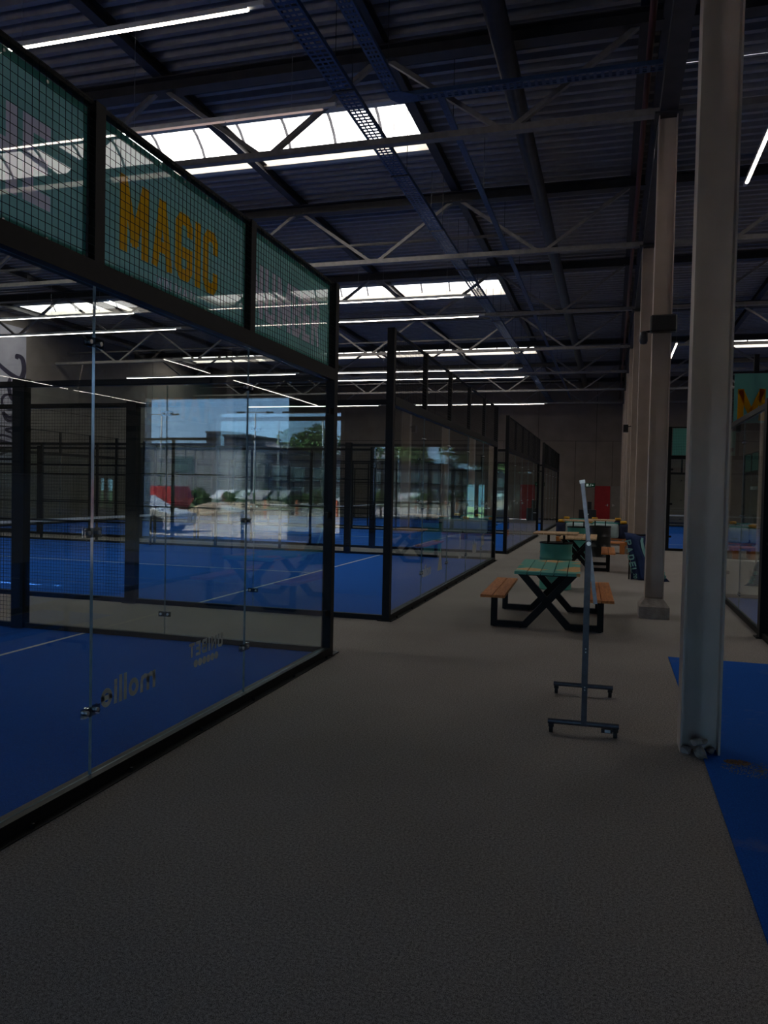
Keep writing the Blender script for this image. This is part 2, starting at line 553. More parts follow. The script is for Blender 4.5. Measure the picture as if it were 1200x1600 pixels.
GLYPH.update({
 'm': (1.15, [[(0,0),(0,.62)], [(0,.38),(.06,.56),(.25,.62),(.44,.56),(.5,.38),(.5,0)], [(.5,.38),(.56,.56),(.75,.62),(.94,.56),(1,.38),(1,0)]]),
 'o': (.72, [circ(0, 360, 20)]), 'l': (.2, [[(.5,0),(.5,1)]]), 'i': (.2, [[(.5,0),(.5,.6)], [(.5,.84),(.5,.87)]]),
 'e': (.72, [circ(0, 320, 18), [(0,.31),(1,.31)]]),
})
def glyph_outline(ch, w, h, t):
    """stroke outlines (lists of quads) of one letter in metres"""
    quads = []
    sc = lambda p: Vector((t/2+p[0]*(w-t), t/2+p[1]*(h-t)))
    for pl in GLYPH[ch][1]:
        P = [sc(p) for p in pl]; n = len(P)
        closed = (P[0]-P[-1]).length < 1e-6
        if not closed:
            d = (P[0]-P[1]).normalized(); P[0] = P[0]+d*t/2
            d = (P[-1]-P[-2]).normalized(); P[-1] = P[-1]+d*t/2
        left = []; right = []
        for i in range(n):
            if closed: a, b = P[i-1] if i else P[-2], P[i+1] if i < n-1 else P[1]
            else: a, b = P[max(0, i-1)], P[min(n-1, i+1)]
            d1 = (P[i]-a); d2 = (b-P[i])
            d1 = d1.normalized() if d1.length > 1e-7 else d2.normalized()
            d2 = d2.normalized() if d2.length > 1e-7 else d1
            n1 = Vector((-d1.y, d1.x)); n2 = Vector((-d2.y, d2.x))
            m_ = (n1+n2)
            m_ = m_.normalized() if m_.length > 1e-6 else n1
            k = min(1.9, 1/max(.3, m_.dot(n1)))
            left.append(P[i]+m_*(t/2*k)); right.append(P[i]-m_*(t/2*k))
        for i in range(n-1): quads.append((left[i], left[i+1], right[i+1], right[i]))
    return quads
def glyph_mesh(ch, w, h, t, thick, mat):
    mb = MB()
    for q in glyph_outline(ch, w, h, t):
        b = len(mb.v)
        for z in (0, thick):
            for p in q: mb.v.append((min(w, max(0, p.x)), min(h, max(0, p.y)), z))
        mb.f += [(b, b+1, b+2, b+3), (b+7, b+6, b+5, b+4), (b, b+4, b+5, b+1), (b+1, b+5, b+6, b+2), (b+2, b+6, b+7, b+3), (b+3, b+7, b+4, b)]
        mb.m += [0]*6
    return mb.mesh('letter', mat)
def write(s, total, h, t, mat, parent, M4, thick=.003, gap=.035, mirror=False):
    """block lettering, one mesh per letter, laid out over the given width"""
    g = [GLYPH[c][0] if c != ' ' else .4 for c in s]
    k = (total-gap*(len(s)-1))/sum(g)
    x = 0
    for c, w in zip(s, g):
        ww = max(w*k, t)
        if c != ' ':
            me = glyph_mesh(c, ww, h, t, thick, mat)
            T = Matrix.Translation((x, 0, 0))
            if mirror:
                T = Matrix.Translation((total-x, 0, 0)) @ Matrix.Diagonal((-1, 1, 1, 1))
                me.flip_normals()
            me.transform(M4 @ T)
            link('letter', me, parent)
        x += ww+gap

def put_mesh(name, me, mat, parent, M4):
    me.materials.clear(); me.materials.append(mat)
    me.transform(M4)
    return link(name, me, parent)

# ------------------------------------------------------------------ hall shell
XL, XR, YB, YF = -25.0, 24.0, -5.6, 51.2
ZD = 9.0          # underside of the roof deck
COLX, COLY0, BAY = .635, 5.85, 6.2
SKY_Y = [15.15, 27.55, 39.95]
SKY_X = [(-15.5, -3.85), (-24.4, -19.2), (5.0, 16.66)]
SKY_W = 1.05      # half width

floor = struct(MB().box(XL-.3, XR+.3, YB-.3, YF+.3, -.2, 0).build('floor', M['carpet']))

# roof deck: trapezoid ribs running along X, with the skylight openings left out
def deck_mesh():
    mb = MB(); P = .31
    prof = [(0, 0), (.1, 0), (.14, .12), (.27, .12)]
    def strip(x0, x1, y0, y1):
        ys = []
        k0 = math.floor((y0-YB)/P)
        for k in range(k0, int((y1-YB)/P)+2):
            for dy, dz in prof:
                ys.append((YB+k*P+dy, ZD+dz))
        pts = [(min(max(y, y0), y1), z) for y, z in ys]
        out = [pts[0]]
        for p in pts[1:]:
            if p[0] > out[-1][0]+1e-5: out.append(p)
        b = len(mb.v); n = len(out)
        for x in (x0, x1):
            for dz in (0, .03):
                for y, z in out: mb.v.append((x, y, z+dz))
        for i in range(n-1):
            mb.f.append((b+i, b+i+1, b+2*n+i+1, b+2*n+i)); mb.m.append(0)
            mb.f.append((b+n+i, b+3*n+i, b+3*n+i+1, b+n+i+1)); mb.m.append(0)
    ycuts = [YB-.3]
    for sy in SKY_Y: ycuts += [sy-SKY_W, sy+SKY_W]
    ycuts.append(YF+.3)
    for i in range(len(ycuts)-1):
        a, b = ycuts[i], ycuts[i+1]
        if i % 2 == 0:
            strip(XL-.3, XR+.3, a, b)
        else:
            xs = [XL-.3]
            for x0, x1 in sorted(SKY_X): xs += [x0, x1]
            xs.append(XR+.3)
            for j in range(0, len(xs)-1, 2): strip(xs[j], xs[j+1], a, b)
    return mb
ceiling = struct(deck_mesh().build('ceiling', M['deck']))

def wall_panels(wall, along, fixed, rows, thick, skip=(), gap=.025, mat='wall'):
    """precast panels as separate pieces with recessed joints; along 'x' or 'y'; skip: openings (a0, a1, z0, z1)"""
    for z0, z1, cuts in rows:
        for a, b in zip(cuts[:-1], cuts[1:]):
            pieces = [(a+gap/2, b-gap/2, z0+gap/2, z1-gap/2)]
            for (s0, s1, t0, t1) in skip:
                nxt = []
                for (p0, p1, q0, q1) in pieces:
                    if p1 <= s0 or p0 >= s1 or q1 <= t0 or q0 >= t1:
                        nxt.append((p0, p1, q0, q1)); continue
                    if p0 < s0: nxt.append((p0, s0, q0, q1))
                    if p1 > s1: nxt.append((s1, p1, q0, q1))
                    m0, m1 = max(p0, s0), min(p1, s1)
                    if q0 < t0: nxt.append((m0, m1, q0, t0))
                    if q1 > t1: nxt.append((m0, m1, t1, q1))
                pieces = nxt
            for (p0, p1, q0, q1) in pieces:
                mb = MB()
                f0, f1 = sorted((fixed, fixed+thick))
                if along == 'x': mb.box(p0, p1, f0, f1, q0, q1)
                else: mb.box(f0, f1, p0, p1, q0, q1)
                mb.build('wall_panel', M[mat], wall)

def backing(name, along, fixed, thick, a0, a1, z1, skip=()):
    mb = MB()
    xs = sorted({a0, a1, *[s for k in skip for s in k[:2]]})
    f0, f1 = sorted((fixed, fixed+thick))
    for a, b in zip(xs[:-1], xs[1:]):
        hole = [k for k in skip if k[0] <= a and k[1] >= b]
        zr = [(0, z1)] if not hole else [(hole[0][3], z1)] + ([(0, hole[0][2])] if hole[0][2] > 0 else [])
        for q0, q1 in zr:
            if along == 'x': mb.box(a, b, f0, f1, q0, q1)
            else: mb.box(f0, f1, a, b, q0, q1)
    return struct(mb.build(name, M['joint']))

def cuts(a, b, step):
    n = max(1, round((b-a)/step))
    return [a+(b-a)*i/n for i in range(n+1)]

# far wall: red door, grey door, glazed doorway to the garden
FAR_HOLES = [(-9.32, -8.0, 0, 2.25), (-1.02, -.08, 0, 2.26), (-.02, .9, 0, 2.26)]
wf = backing('wall_far', 'x', YF+.03, .25, XL-.3, XR+.3, 9.2, FAR_HOLES)
lowcuts = cuts(XL, -11.45, 2.4) + [-9.05, -6.85, -4.65, -2.28, -1.02, 0.0, 2.4] + cuts(4.8, XR, 2.4)
wall_panels(wf, 'x', YF, [(0, 5.1, lowcuts), (5.1, 9.2, cuts(XL, -8.15, 3.5) + [-4.65, -1.02, 2.6] + cuts(6, XR, 3.5))], .1, FAR_HOLES)
# left wall
wl = backing('wall_left', 'y', XL-.03, -.25, YB-.3, YF+.3, 9.2)
wall_panels(wl, 'y', XL, [(0, 5.1, cuts(YB, YF, 2.4)), (5.1, 9.2, cuts(YB, YF, 6.2))], -.1)
# right wall
wr = backing('wall_right', 'y', XR+.03, .25, YB-.3, YF+.3, 9.2)
wall_panels(wr, 'y', XR, [(0, 5.1, cuts(YB, YF, 4.8)), (5.1, 9.2, cuts(YB, YF, 6.2))], .1)
# wall behind the camera with the tall open gateway that the court glass mirrors
GATE = (-14.2, -9.05, 0, 4.62)
FILL_WINDOW = (-1.1, 1.9, .55, 2.4)  # added opening, out of view, lets daylight reach the column fronts
wb = backing('wall_back', 'x', YB-.03, -.25, XL-.3, XR+.3, 9.2, [GATE, FILL_WINDOW])
wall_panels(wb, 'x', YB, [(0, 5.1, cuts(XL, GATE[0], 2.7) + cuts(GATE[1], XR, 2.4)), (5.1, 9.2, cuts(XL, XR, 3.5))], -.1, [GATE, FILL_WINDOW])
gate = struct(empty('door_1', ((GATE[0]+GATE[1])/2, YB, 0)))
gw = (GATE[1]-GATE[0])/2
MB().box(-gw, -gw+.14, -.34, .02, 0, GATE[3]).build('jamb', M['jamb'], gate)
MB().box(gw-.14, gw, -.34, .02, 0, GATE[3]).build('jamb', M['jamb'], gate)
MB().box(-gw+.14, gw-.14, -.34, .02, GATE[3]-.16, GATE[3]).build('lintel', M['dark_steel'], gate)
MB().box(-gw+.14, gw-.14, -.3, -.02, 0, .02).build('threshold', M['galv'], gate)

# unseen glazed band behind the camera, added to light the nearest column
d5 = struct(empty('window_20', ((FILL_WINDOW[0]+FILL_WINDOW[1])/2, YB, 0)))
ew = (FILL_WINDOW[1]-FILL_WINDOW[0])/2
e0, e1 = FILL_WINDOW[2], FILL_WINDOW[3]
MB().box(-ew, -ew+.06, -.2, .02, e0, e1).box(ew-.06, ew, -.2, .02, e0, e1).box(-ew+.06, ew-.06, -.2, .02, e1-.06, e1).box(-ew+.06, ew-.06, -.2, .02, e0, e0+.06).box(-.04, .04, -.2, .02, e0+.06, e1-.06).build('window_frame', M['dark_steel'], d5)
for x0 in (-ew+.06, .04):
    MB().box(x0, x0+ew-.1, -.1, -.085, e0+.06, e1-.06).build('pane', M['glass'], d5)

# doors in the far wall
d2 = struct(empty('door_2', (-.55, YF, 0)))
MB().box(-.47, -.42, -.03, .12, 0, 2.26).box(.42, .47, -.03, .12, 0, 2.26).box(-.42, .42, -.03, .12, 2.2, 2.26).build('door_frame', M['red'], d2)
MB().box(-.42, .42, 0, .06, .01, 2.2).build('door_leaf', M['red'], d2)
MB().box(.3, .36, -.03, 0, .98, 1.12).bar((.33, -.05, 1.05), (.2, -.05, 1.05), .02).build('handle', M['steel'], d2)
d3 = struct(empty('door_3', (.44, YF, 0)))
MB().box(-.46, -.41, -.02, .12, 0, 2.26).box(.41, .46, -.02, .12, 0, 2.26).box(-.41, .41, -.02, .12, 2.2, 2.26).build('door_frame', M['greydoor'], d3)
MB().box(-.41, .41, .01, .06, .01, 2.2).build('door_leaf', M['greydoor'], d3)
MB().box(-.37, -.31, -.02, .01, .98, 1.12).bar((-.34, -.04, 1.05), (-.2, -.04, 1.05), .02).build('handle', M['steel'], d3)
d4 = struct(empty('door_4', (-8.66, YF, 0)))
MB().box(-.66, -.6, -.02, .2, 0, 2.25).box(.6, .66, -.02, .2, 0, 2.25).box(-.05, .2, -.02, .2, 0, 2.25).box(-.6, .6, -.02, .2, 2.19, 2.25).build('door_frame', M['dark_steel'], d4)
MB().box(-.6, -.05, .06, .075, .08, 2.19).build('pane', M['glass'], d4)
MB().box(.2, .6, .06, .075, .08, 2.19).build('pane', M['glass'], d4)

# skirting along the far wall
struct(MB().box(XL, -9.4, YF-.02, YF, 0, .1).box(-7.9, -1.1, YF-.02, YF, 0, .1).box(1, XR, YF-.02, YF, 0, .1).build('baseboard_far', M['joint']))

# ------------------------------------------------------------------ skylights
def arc(y, half, z0, rise):
    return y, half, z0, rise
def vault_pts(half, rise, n=8):
    rad = (half*half + rise*rise)/(2*rise)
    a = math.asin(half/rad)
    return [(rad*math.sin(-a+2*a*i/n), rad*math.cos(a*(-1+2*i/n))-(rad-rise)) for i in range(n+1)]
VP_ = vault_pts(SKY_W-.03, .6)
def vault_piece(x0, x1, t, mat, name):
    mb = MB(); n = len(VP_)
    for x in (x0, x1):
        for s in (0, 1):
            for y, z in VP_: mb.v.append((x, y*(1+s*t), z*(1+s*t)+s*t*.3))
    q = lambda x, s, i: x*2*n+s*n+i
    for i in range(n-1):
        mb.f += [(q(0,0,i), q(0,0,i+1), q(1,0,i+1), q(1,0,i)), (q(0,1,i), q(1,1,i), q(1,1,i+1), q(0,1,i+1)),
                 (q(0,0,i), q(0,1,i), q(0,1,i+1), q(0,0,i+1)), (q(1,0,i), q(1,0,i+1), q(1,1,i+1), q(1,1,i))]
        mb.m += [0]*4
    return mb.mesh(name, mat)
pane_me = vault_piece(-.51, .51, .012, M['skylight'], 'pane')
rib_me = vault_piece(-.03, .03, .06, M['rib'], 'rib')
rib_me.transform(Matrix.Translation((0, 0, -.03)))
end_mb = MB(); end_mb.prism([(y, z) for y, z in VP_] + [(VP_[-1][0], -.02), (VP_[0][0], -.02)], -.01, .01, axis='x')
end_me = end_mb.mesh('end_pane', M['skylight'])
wi = 1
for sy in SKY_Y:
    for sx0, sx1 in SKY_X:
        w = struct(empty('window_%d' % wi, (sx0, sy, ZD))); wi += 1
        L = sx1-sx0; zc = .2
        cb = MB()
        cb.box(0, L, -SKY_W, -SKY_W+.03, 0, zc).box(0, L, SKY_W-.03, SKY_W, 0, zc)
        cb.box(0, .03, -SKY_W+.03, SKY_W-.03, 0, zc).box(L-.03, L, -SKY_W+.03, SKY_W-.03, 0, zc)
        cb.build('curb', M['curb'], w)
        MB().box(0, L, SKY_W-.05, SKY_W+.12, -.05, 0).box(0, L, -SKY_W-.12, -SKY_W+.05, -.05, 0).build('trim_angle', M['curb'], w)
        n = max(1, round(L/1.06)); st = L/n
        for i in range(n):
            p = link('pane', pane_me, w, ((i+.5)*st, 0, zc)); p.scale.x = st/1.04
        for i in range(1, n):
            link('rib', rib_me, w, (i*st, 0, zc))
        link('end_pane', end_me, w, (.012, 0, zc)); link('end_pane', end_me, w, (L-.012, 0, zc))

# ------------------------------------------------------------------ columns
def i_section(bx, by, tf, tw):
    """depth bx along X, flange width by along Y"""
    x, y = bx/2, by/2
    return [(-x,-y),(-x+tf,-y),(-x+tf,-tw/2),(x-tf,-tw/2),(x-tf,-y),(x,-y),(x,y),(x-tf,y),(x-tf,tw/2),(-x+tf,tw/2),(-x+tf,y),(-x,y)]
col_sec = MB().prism(i_section(.26, .25, .014, .012), 0, 7.22, axis='z')
col_me = col_sec.mesh('shaft', M['column'])
plinth_mb = MB()
prof = [(.27, 0), (.27, .17), (.165, .28)]
for hx, z in prof:
    for i, j in ((-1,-1),(1,-1),(1,1),(-1,1)): plinth_mb.v.append((i*hx*.78, j*hx, z))
for k in range(2):
    for i in range(4):
        j = (i+1) % 4
        plinth_mb.f.append((k*4+i, k*4+j, k*4+4+j, k*4+4+i)); plinth_mb.m.append(0)
plinth_mb.f += [(3,2,1,0), (8,9,10,11)]; plinth_mb.m += [0,0]
plinth_me = plinth_mb.mesh('plinth', M['concrete'])
cap_me = MB().box(-.19, .19, -.19, .19, 7.22, 7.25).mesh('cap_plate', M['dark_steel'])
ordn = ['nearest the camera, standing on bare carpet with broken mortar at its foot', 'second in its row, on a sloped concrete plinth beside the navy banner',
        'third in its row behind the draped navy banner', 'fourth in its row past the black drum table', 'fifth in its row beyond the lounge sofa',
        'sixth in its row toward the far wall', 'seventh in its row toward the far wall', 'last in its row, close to the far wall']
for k in range(8):
    y = COLY0+BAY*k
    if y > YF-1: break
    c = tag(empty('steel_column', (COLX, y, 0)), 'cream steel I-beam column ' + ordn[k], 'column', 'cream columns along the aisle')
    link('shaft', col_me, c)
    link('cap_plate', cap_me, c)
    if k: link('plinth', plinth_me, c)
# black speaker cabinet and spot lamp are things of their own
sp = MB().box(-.17, .19, -.16, .0, -.12, .12).build('wall_speaker', M['plastic'], None, (COLX, COLY0+BAY-.127, 4.23))
sp.modifiers.new('bevel', 'BEVEL').width = .02
tag(sp, 'black box loudspeaker strapped to the second cream column', 'speaker')
spot = tag(empty('spot_camera', (COLX-.15, COLY0+BAY-.05, 4.1)), 'small dark dome camera on a bracket at the second column', 'camera')
MB().bar((0, 0, .06), (-.1, -.02, .04), .03).build('bracket', M['plastic'], spot)
MB().lathe([(.02, .06), (.055, .04), (.06, -.08), (.045, -.12), (.01, -.13)], 14, (-.1, -.02, 0)).build('camera_body', M['rack'], spot, smooth=True)
spot2 = tag(empty('spot_camera', (COLX-.15, COLY0+BAY*3-.05, 3.75)), 'small black camera on the fourth column from the camera', 'camera')
MB().bar((.02, 0, .06), (-.1, -.02, .04), .03).build('bracket', M['plastic'], spot2)
MB().box(-.2, -.06, -.14, .1, -.12, .1).build('camera_body', M['plastic'], spot2)

# ------------------------------------------------------------------ roof steelwork
def truss(y, x0, x1, nodes, label):
    t = tag(empty('roof_truss', (0, y, 0)), label, 'truss', 'roof trusses')
    tc = MB().prism([(-.13, 8.56), (.13, 8.56), (.13, 8.58), (.008, 8.58), (.008, 8.78), (.13, 8.78), (.13, 8.8), (-.13, 8.8), (-.13, 8.78), (-.008, 8.78), (-.008, 8.58), (-.13, 8.58)], x0, x1, axis='x')
    tc.build('top_chord', M['dark_steel'], t)
    MB().box(x0, x1, -.07, .07, 7.26, 7.36).build('bottom_chord', M['web_steel'], t)
    for a, b in nodes:
        MB().bar((a, 0, 7.34), (b, 0, 8.6), .07, .09, upv=(0, 1, 0)).build('web_bar', M['web_steel'], t)
    return t
tn = ['first roof truss ahead, crossing in front of the large bright skylight', 'second roof truss ahead with pale web bars above the green banner corner', 'third roof truss ahead, just short of the second skylight',
      'fourth roof truss ahead, between the second and third skylights', 'fifth roof truss ahead, short of the third skylight', 'sixth roof truss ahead, beyond the third skylight', 'seventh roof truss ahead near the far wall']
def nodes(x0, x1):
    out = []
    k = math.floor((x0-.3)/4)-1
    while True:
        b = .3+4*k+2; k += 1
        for s in (-1.9, 1.9):
            a, q = b+(-.12 if s < 0 else .12), b+s
            if min(a, q) > x0 and max(a, q) < x1: out.append((a, q))
        if b > x1: break
    return out
for k in range(-1, 8):
    y = COLY0+BAY*k
    if y > YF-1: break
    nm = tn[k-1] if k >= 1 else ('roof truss directly above the nearest cream column' if k == 0 else 'roof truss behind the camera near the gateway')
    truss(y, XL, COLX-.1, nodes(XL, COLX-.1), nm)
    truss(y, COLX+.1, XR, nodes(COLX+.1, XR), 'right-hand half of the ' + nm.split(',')[0].split(' with ')[0])
for i, x in enumerate([-23.7, -19.7, -15.7, -11.7, -7.7, -3.72, .3, 4.8, 8.3, 12.3, 16.9, 20.3]):
    p = MB().prism([(-.09, 8.8), (.09, 8.8), (.09, 8.82), (.008, 8.82), (.008, 8.98), (.09, 8.98), (.09, 9.0), (-.09, 9.0), (-.09, 8.98), (-.008, 8.98), (-.008, 8.82), (-.09, 8.82)], YB, YF, axis='y')
    o = p.build('roof_purlin', M['dark_steel'], None, (x, 0, 0))
    tag(o, 'dark roof purlin under the deck, number %s from the left wall' % ['one', 'two', 'three', 'four', 'five', 'six', 'seven', 'eight', 'nine', 'ten', 'eleven', 'twelve'][i], 'beam', 'roof purlins')
eaves = tag(empty('column_girder', (COLX, 0, 0)), 'dark lattice girder running on top of the cream columns', 'girder')
MB().box(-.12, .12, YB, YF, 7.26, 7.44).build('lower_flange', M['dark_steel'], eaves)
MB().box(-.12, .12, YB, YF, 8.6, 8.8).build('upper_flange', M['dark_steel'], eaves)
for k in range(-1, 7):
    y = COLY0+BAY*k
    for a, b, z0, z1 in ((y+.15, y+BAY/2, 7.44, 8.6), (y+BAY/2, y+BAY-.15, 8.6, 7.44)):
        MB().bar((0, a, z0), (0, b, z1), .1, .1).build('lattice_bar', M['dark_steel'], eaves)
duct = MB().tube((-1.72, YB+.1, 8.38), (-1.72, YF-.1, 8.38), .16, 14)
tag(duct.build('ventilation_duct', M['dark_steel'], None, smooth=True), 'long dark round duct running under the roof above the aisle', 'duct')
tag(MB().tube((.33, YB+.1, 7.78), (.33, YF-.1, 7.78), .045, 10).build('sprinkler_pipe', M['pipe_red'], None, smooth=True), 'dull red sprinkler pipe beside the column girder', 'pipe')
for i, (y, z) in enumerate([(18.75, 7.9), (31.3, 7.9), (43.7, 7.9)]):
    tag(MB().tube((XL+.1, y, z), (-1.9, y, z), .035, 8).build('sprinkler_pipe', M['web_steel'], None, smooth=True),
        'thin pale pipe across the roof just beyond the %s truss ahead' % ['second', 'fourth', 'sixth'][i], 'pipe', 'cross pipes')

# cable trays: perforated channel
def tray_mesh(L, w, h, name):
    mb = MB()
    # rungs between holes, two outer strips, two side lips
    mb.box(-w/2, -w/2+.03, 0, L, 0, .006).box(w/2-.03, w/2, 0, L, 0, .006)
    mb.box(-w/2, -w/2+.006, 0, L, .006, h).box(w/2-.006, w/2, 0, L, .006, h)
    n = int(L/.1); q = 3; cw = (w-.06)/q
    for i in range(n):
        y = i*L/n
        mb.box(-w/2+.03, w/2-.03, y, y+.045, 0, .006)
    for j in range(1, q):
        x = -w/2+.03+cw*j
        mb.box(x-.012, x+.012, 0, L, .0005, .0055)
    return mb
t1 = tag(empty('cable_tray', (-3.86, 3.0, 7.5)), 'wide blue perforated cable tray running the length of the hall', 'cable tray', 'blue cable trays')
tray_mesh(48, .3, .07, 't').build('tray', M['tray'], t1)
for y in [1.5+3.1*i for i in range(15)]:
    mb = MB().tube((-.13, y, 0), (-.13, y, 1.3), .006, 6).tube((.13, y, 0), (.13, y, 1.3), .006, 6).box(-.17, .17, y-.02, y+.02, -.02, 0)
    mb.build('hanger', M['dark_steel'], t1)
t2 = tag(empty('cable_tray', (-3.2, 3.0, 7.55)), 'short blue cable tray that turns right toward the columns', 'cable tray', 'blue cable trays')
tray_mesh(8.2, .2, .06, 't').build('tray', M['tray'], t2)
o = tray_mesh(3.6, .2, .06, 't').build('branch_tray', M['tray'], t2, (.1, 8.25, 0), (0, 0, -math.pi/2))
MB().prism([(-.1, 8.0), (.1, 8.0), (.3, 8.15), (.3, 8.35), (.0, 8.35), (-.1, 8.2)], -.004, .004, axis='z').build('corner_plate', M['tray'], t2)
for y in (1.5, 4.6, 7.7):
    MB().tube((0, y, .06), (0, y, 1.25), .006, 6).build('hanger', M['dark_steel'], t2)
t3 = tag(empty('cable_tray', (-2.62, 11.5, 7.66)), 'narrow dark blue cable tray beginning past the cross branch', 'cable tray', 'blue cable trays')
tray_mesh(38.8, .1, .05, 't').build('tray', M['tray'], t3)
for y in [1+3.1*i for i in range(12)]:
    MB().tube((0, y, .05), (0, y, 1.2), .006, 6).build('hanger', M['dark_steel'], t3)

# ------------------------------------------------------------------ strip lamps
SEG = 1.45
seg_me = MB().prism([(-.022, -.015), (-.014, -.026), (.014, -.026), (.022, -.015), (.022, 0), (-.022, 0)], .012, SEG-.012, axis='x').mesh('diffuser', M['lamp'])
hou_me = MB().prism([(-.032, -.015), (-.024, -.015), (-.024, .002), (.024, .002), (.024, -.015), (.032, -.015), (.032, .035), (.015, .055), (-.015, .055), (-.032, .035)], 0, SEG, axis='x').mesh('housing', M['housing'])
LZ = 6.8
off_me = seg_me.copy(); off_me.materials.clear(); off_me.materials.append(M['lamp_off'])
def lamp(loc, L, rz, label, lit=99):
    t = tag(empty('strip_lamp', loc, rz), label, 'lamp', 'suspended strip lamps')
    n = round(L/SEG); k = L/n/SEG
    for i in range(n):
        h = link('housing', hou_me, t, (i*L/n, 0, 0)); h.scale.x = k
        d = link('diffuser', seg_me if i < lit else off_me, h, (0, 0, 0))
    MB().box(L, L+.18, -.025, .025, .0, .05).build('end_feed', M['housing'], t)
    for i in range(0, n+1, 2):
        x = min(max(i*L/n, .1), L-.45)
        MB().tube((x, 0, .05), (x, 0, 2.29), .004, 5).build('hanging_wire', M['cable'], t)
    return t
LY = [7.55, 9.75, 19.95, 22.25, 32.1, 34.35, 44.9]
ln = ['nearest, above the banner', 'second, mostly dimmed, below the large skylight', 'third, below the second skylight', 'fourth, just past the second skylight', 'fifth, beyond the third skylight', 'sixth, beyond the third skylight', 'seventh and farthest across the hall']
for i, y in enumerate(LY):
    lamp((-12.4, y, LZ), 8.6, 0, 'long suspended strip lamp across the hall, ' + ln[i], 4 if i == 1 else 99)
    lamp((-22.2, y, LZ), 8.6, 0, 'left-hand strip lamp over the court backs, in line with the ' + ['nearest', 'second', 'third', 'fourth', 'fifth', 'sixth', 'seventh'][i] + ' one')
for x, y0, L, lab in [(1.93, 6.9, 6.75, 'strip lamp along the aisle side of the near right court'), (1.93, 27.5, 16.9, 'strip lamp along the aisle side of the far right court'),
                      (11.5, -3.8, 17.4, 'strip lamp on the far side of the near right court'), (11.5, 27.5, 16.9, 'strip lamp on the far side of the far right court'),
                      (22.2, 27.5, 16.9, 'strip lamp near the right wall')]:
    lamp((x, y0, LZ), L, math.pi/2, lab)

# ------------------------------------------------------------------ padel courts
def wire_grid(w, h, s=.05, r=.0022, y=0):
    mb = MB()
    def wire(p, q):
        b = len(mb.v); d = Vector(q)-Vector(p)
        if abs(d.z) > abs(d.x): offs = ((r,0,0),(0,r,0),(-r,0,0),(0,-r,0))
        else: offs = ((0,0,r),(0,r,0),(0,0,-r),(0,-r,0))
        for t in (p, q):
            for o in offs: mb.v.append((t[0]+o[0], t[1]+o[1], t[2]+o[2]))
        for i in range(4):
            j = (i+1) % 4
            mb.f.append((b+i, b+j, b+4+j, b+4+i)); mb.m.append(0)
    n = round(w/s)
    for i in range(n+1): wire((i*w/n, y, 0), (i*w/n, y, h))
    n = round(h/s)
    for i in range(n+1): wire((0, y+r*1.5, i*h/n), (w, y+r*1.5, i*h/n))
    return mb
W, LEN = 9.95, 20.0
PW = W/5
def pane_mb(w, h):
    t = .006
    mb = MB()
    mb.box(0, w, -t, t, 0, h)
    mb.m = [1, 1, 0, 1, 0, 1]
    return mb
end_pane_me = pane_mb(PW-.012, 2.85).mesh('glass_pane', [M['glass'], M['glass_edge']])
side_pane_me = pane_mb(1.93, 2.85).mesh('glass_pane', [M['glass'], M['glass_edge']])
up_wire_me = wire_grid(PW-.09, .9).mesh('wire_mesh', M['wire'])
side_wire_me = wire_grid(1.9, 2.88, r=.002).mesh('wire_mesh', M['wire'])
corner_me = MB().box(-.05, .05, -.05, .05, 0, 3.96).mesh('corner_post', M['black'])
uppost_me = MB().box(-.035, .035, -.045, .045, 3.03, 3.96).mesh('upper_post', M['black'])
mid_me = MB().box(-.085, .085, -.06, .06, 0, 3.03).mesh('side_post', M['black'])
thin_me = MB().box(-.03, .03, -.03, .03, 0, 3.0).mesh('mesh_post', M['black'])
foot_me = MB().box(-.1, .1, -.1, .1, 0, .012).mesh('foot_plate', M['black'])
clamp_me = MB().box(-.075, .075, -.012, -.0065, -.028, .028).box(-.075, .075, .0065, .012, -.028, .028).mesh('clamp', M['clamp'])
bolt_me = MB().tube((0, -.02, 0), (0, .02, 0), .013, 10).mesh('bolt', M['steel'])
lug_me = MB().box(-.012, .085, -.02, .02, -.03, .03).mesh('post_lug', M['black'])
anchor_me = MB().tube((0, 0, 0), (0, 0, .03), .012, 8).mesh('anchor_bolt', M['black'])

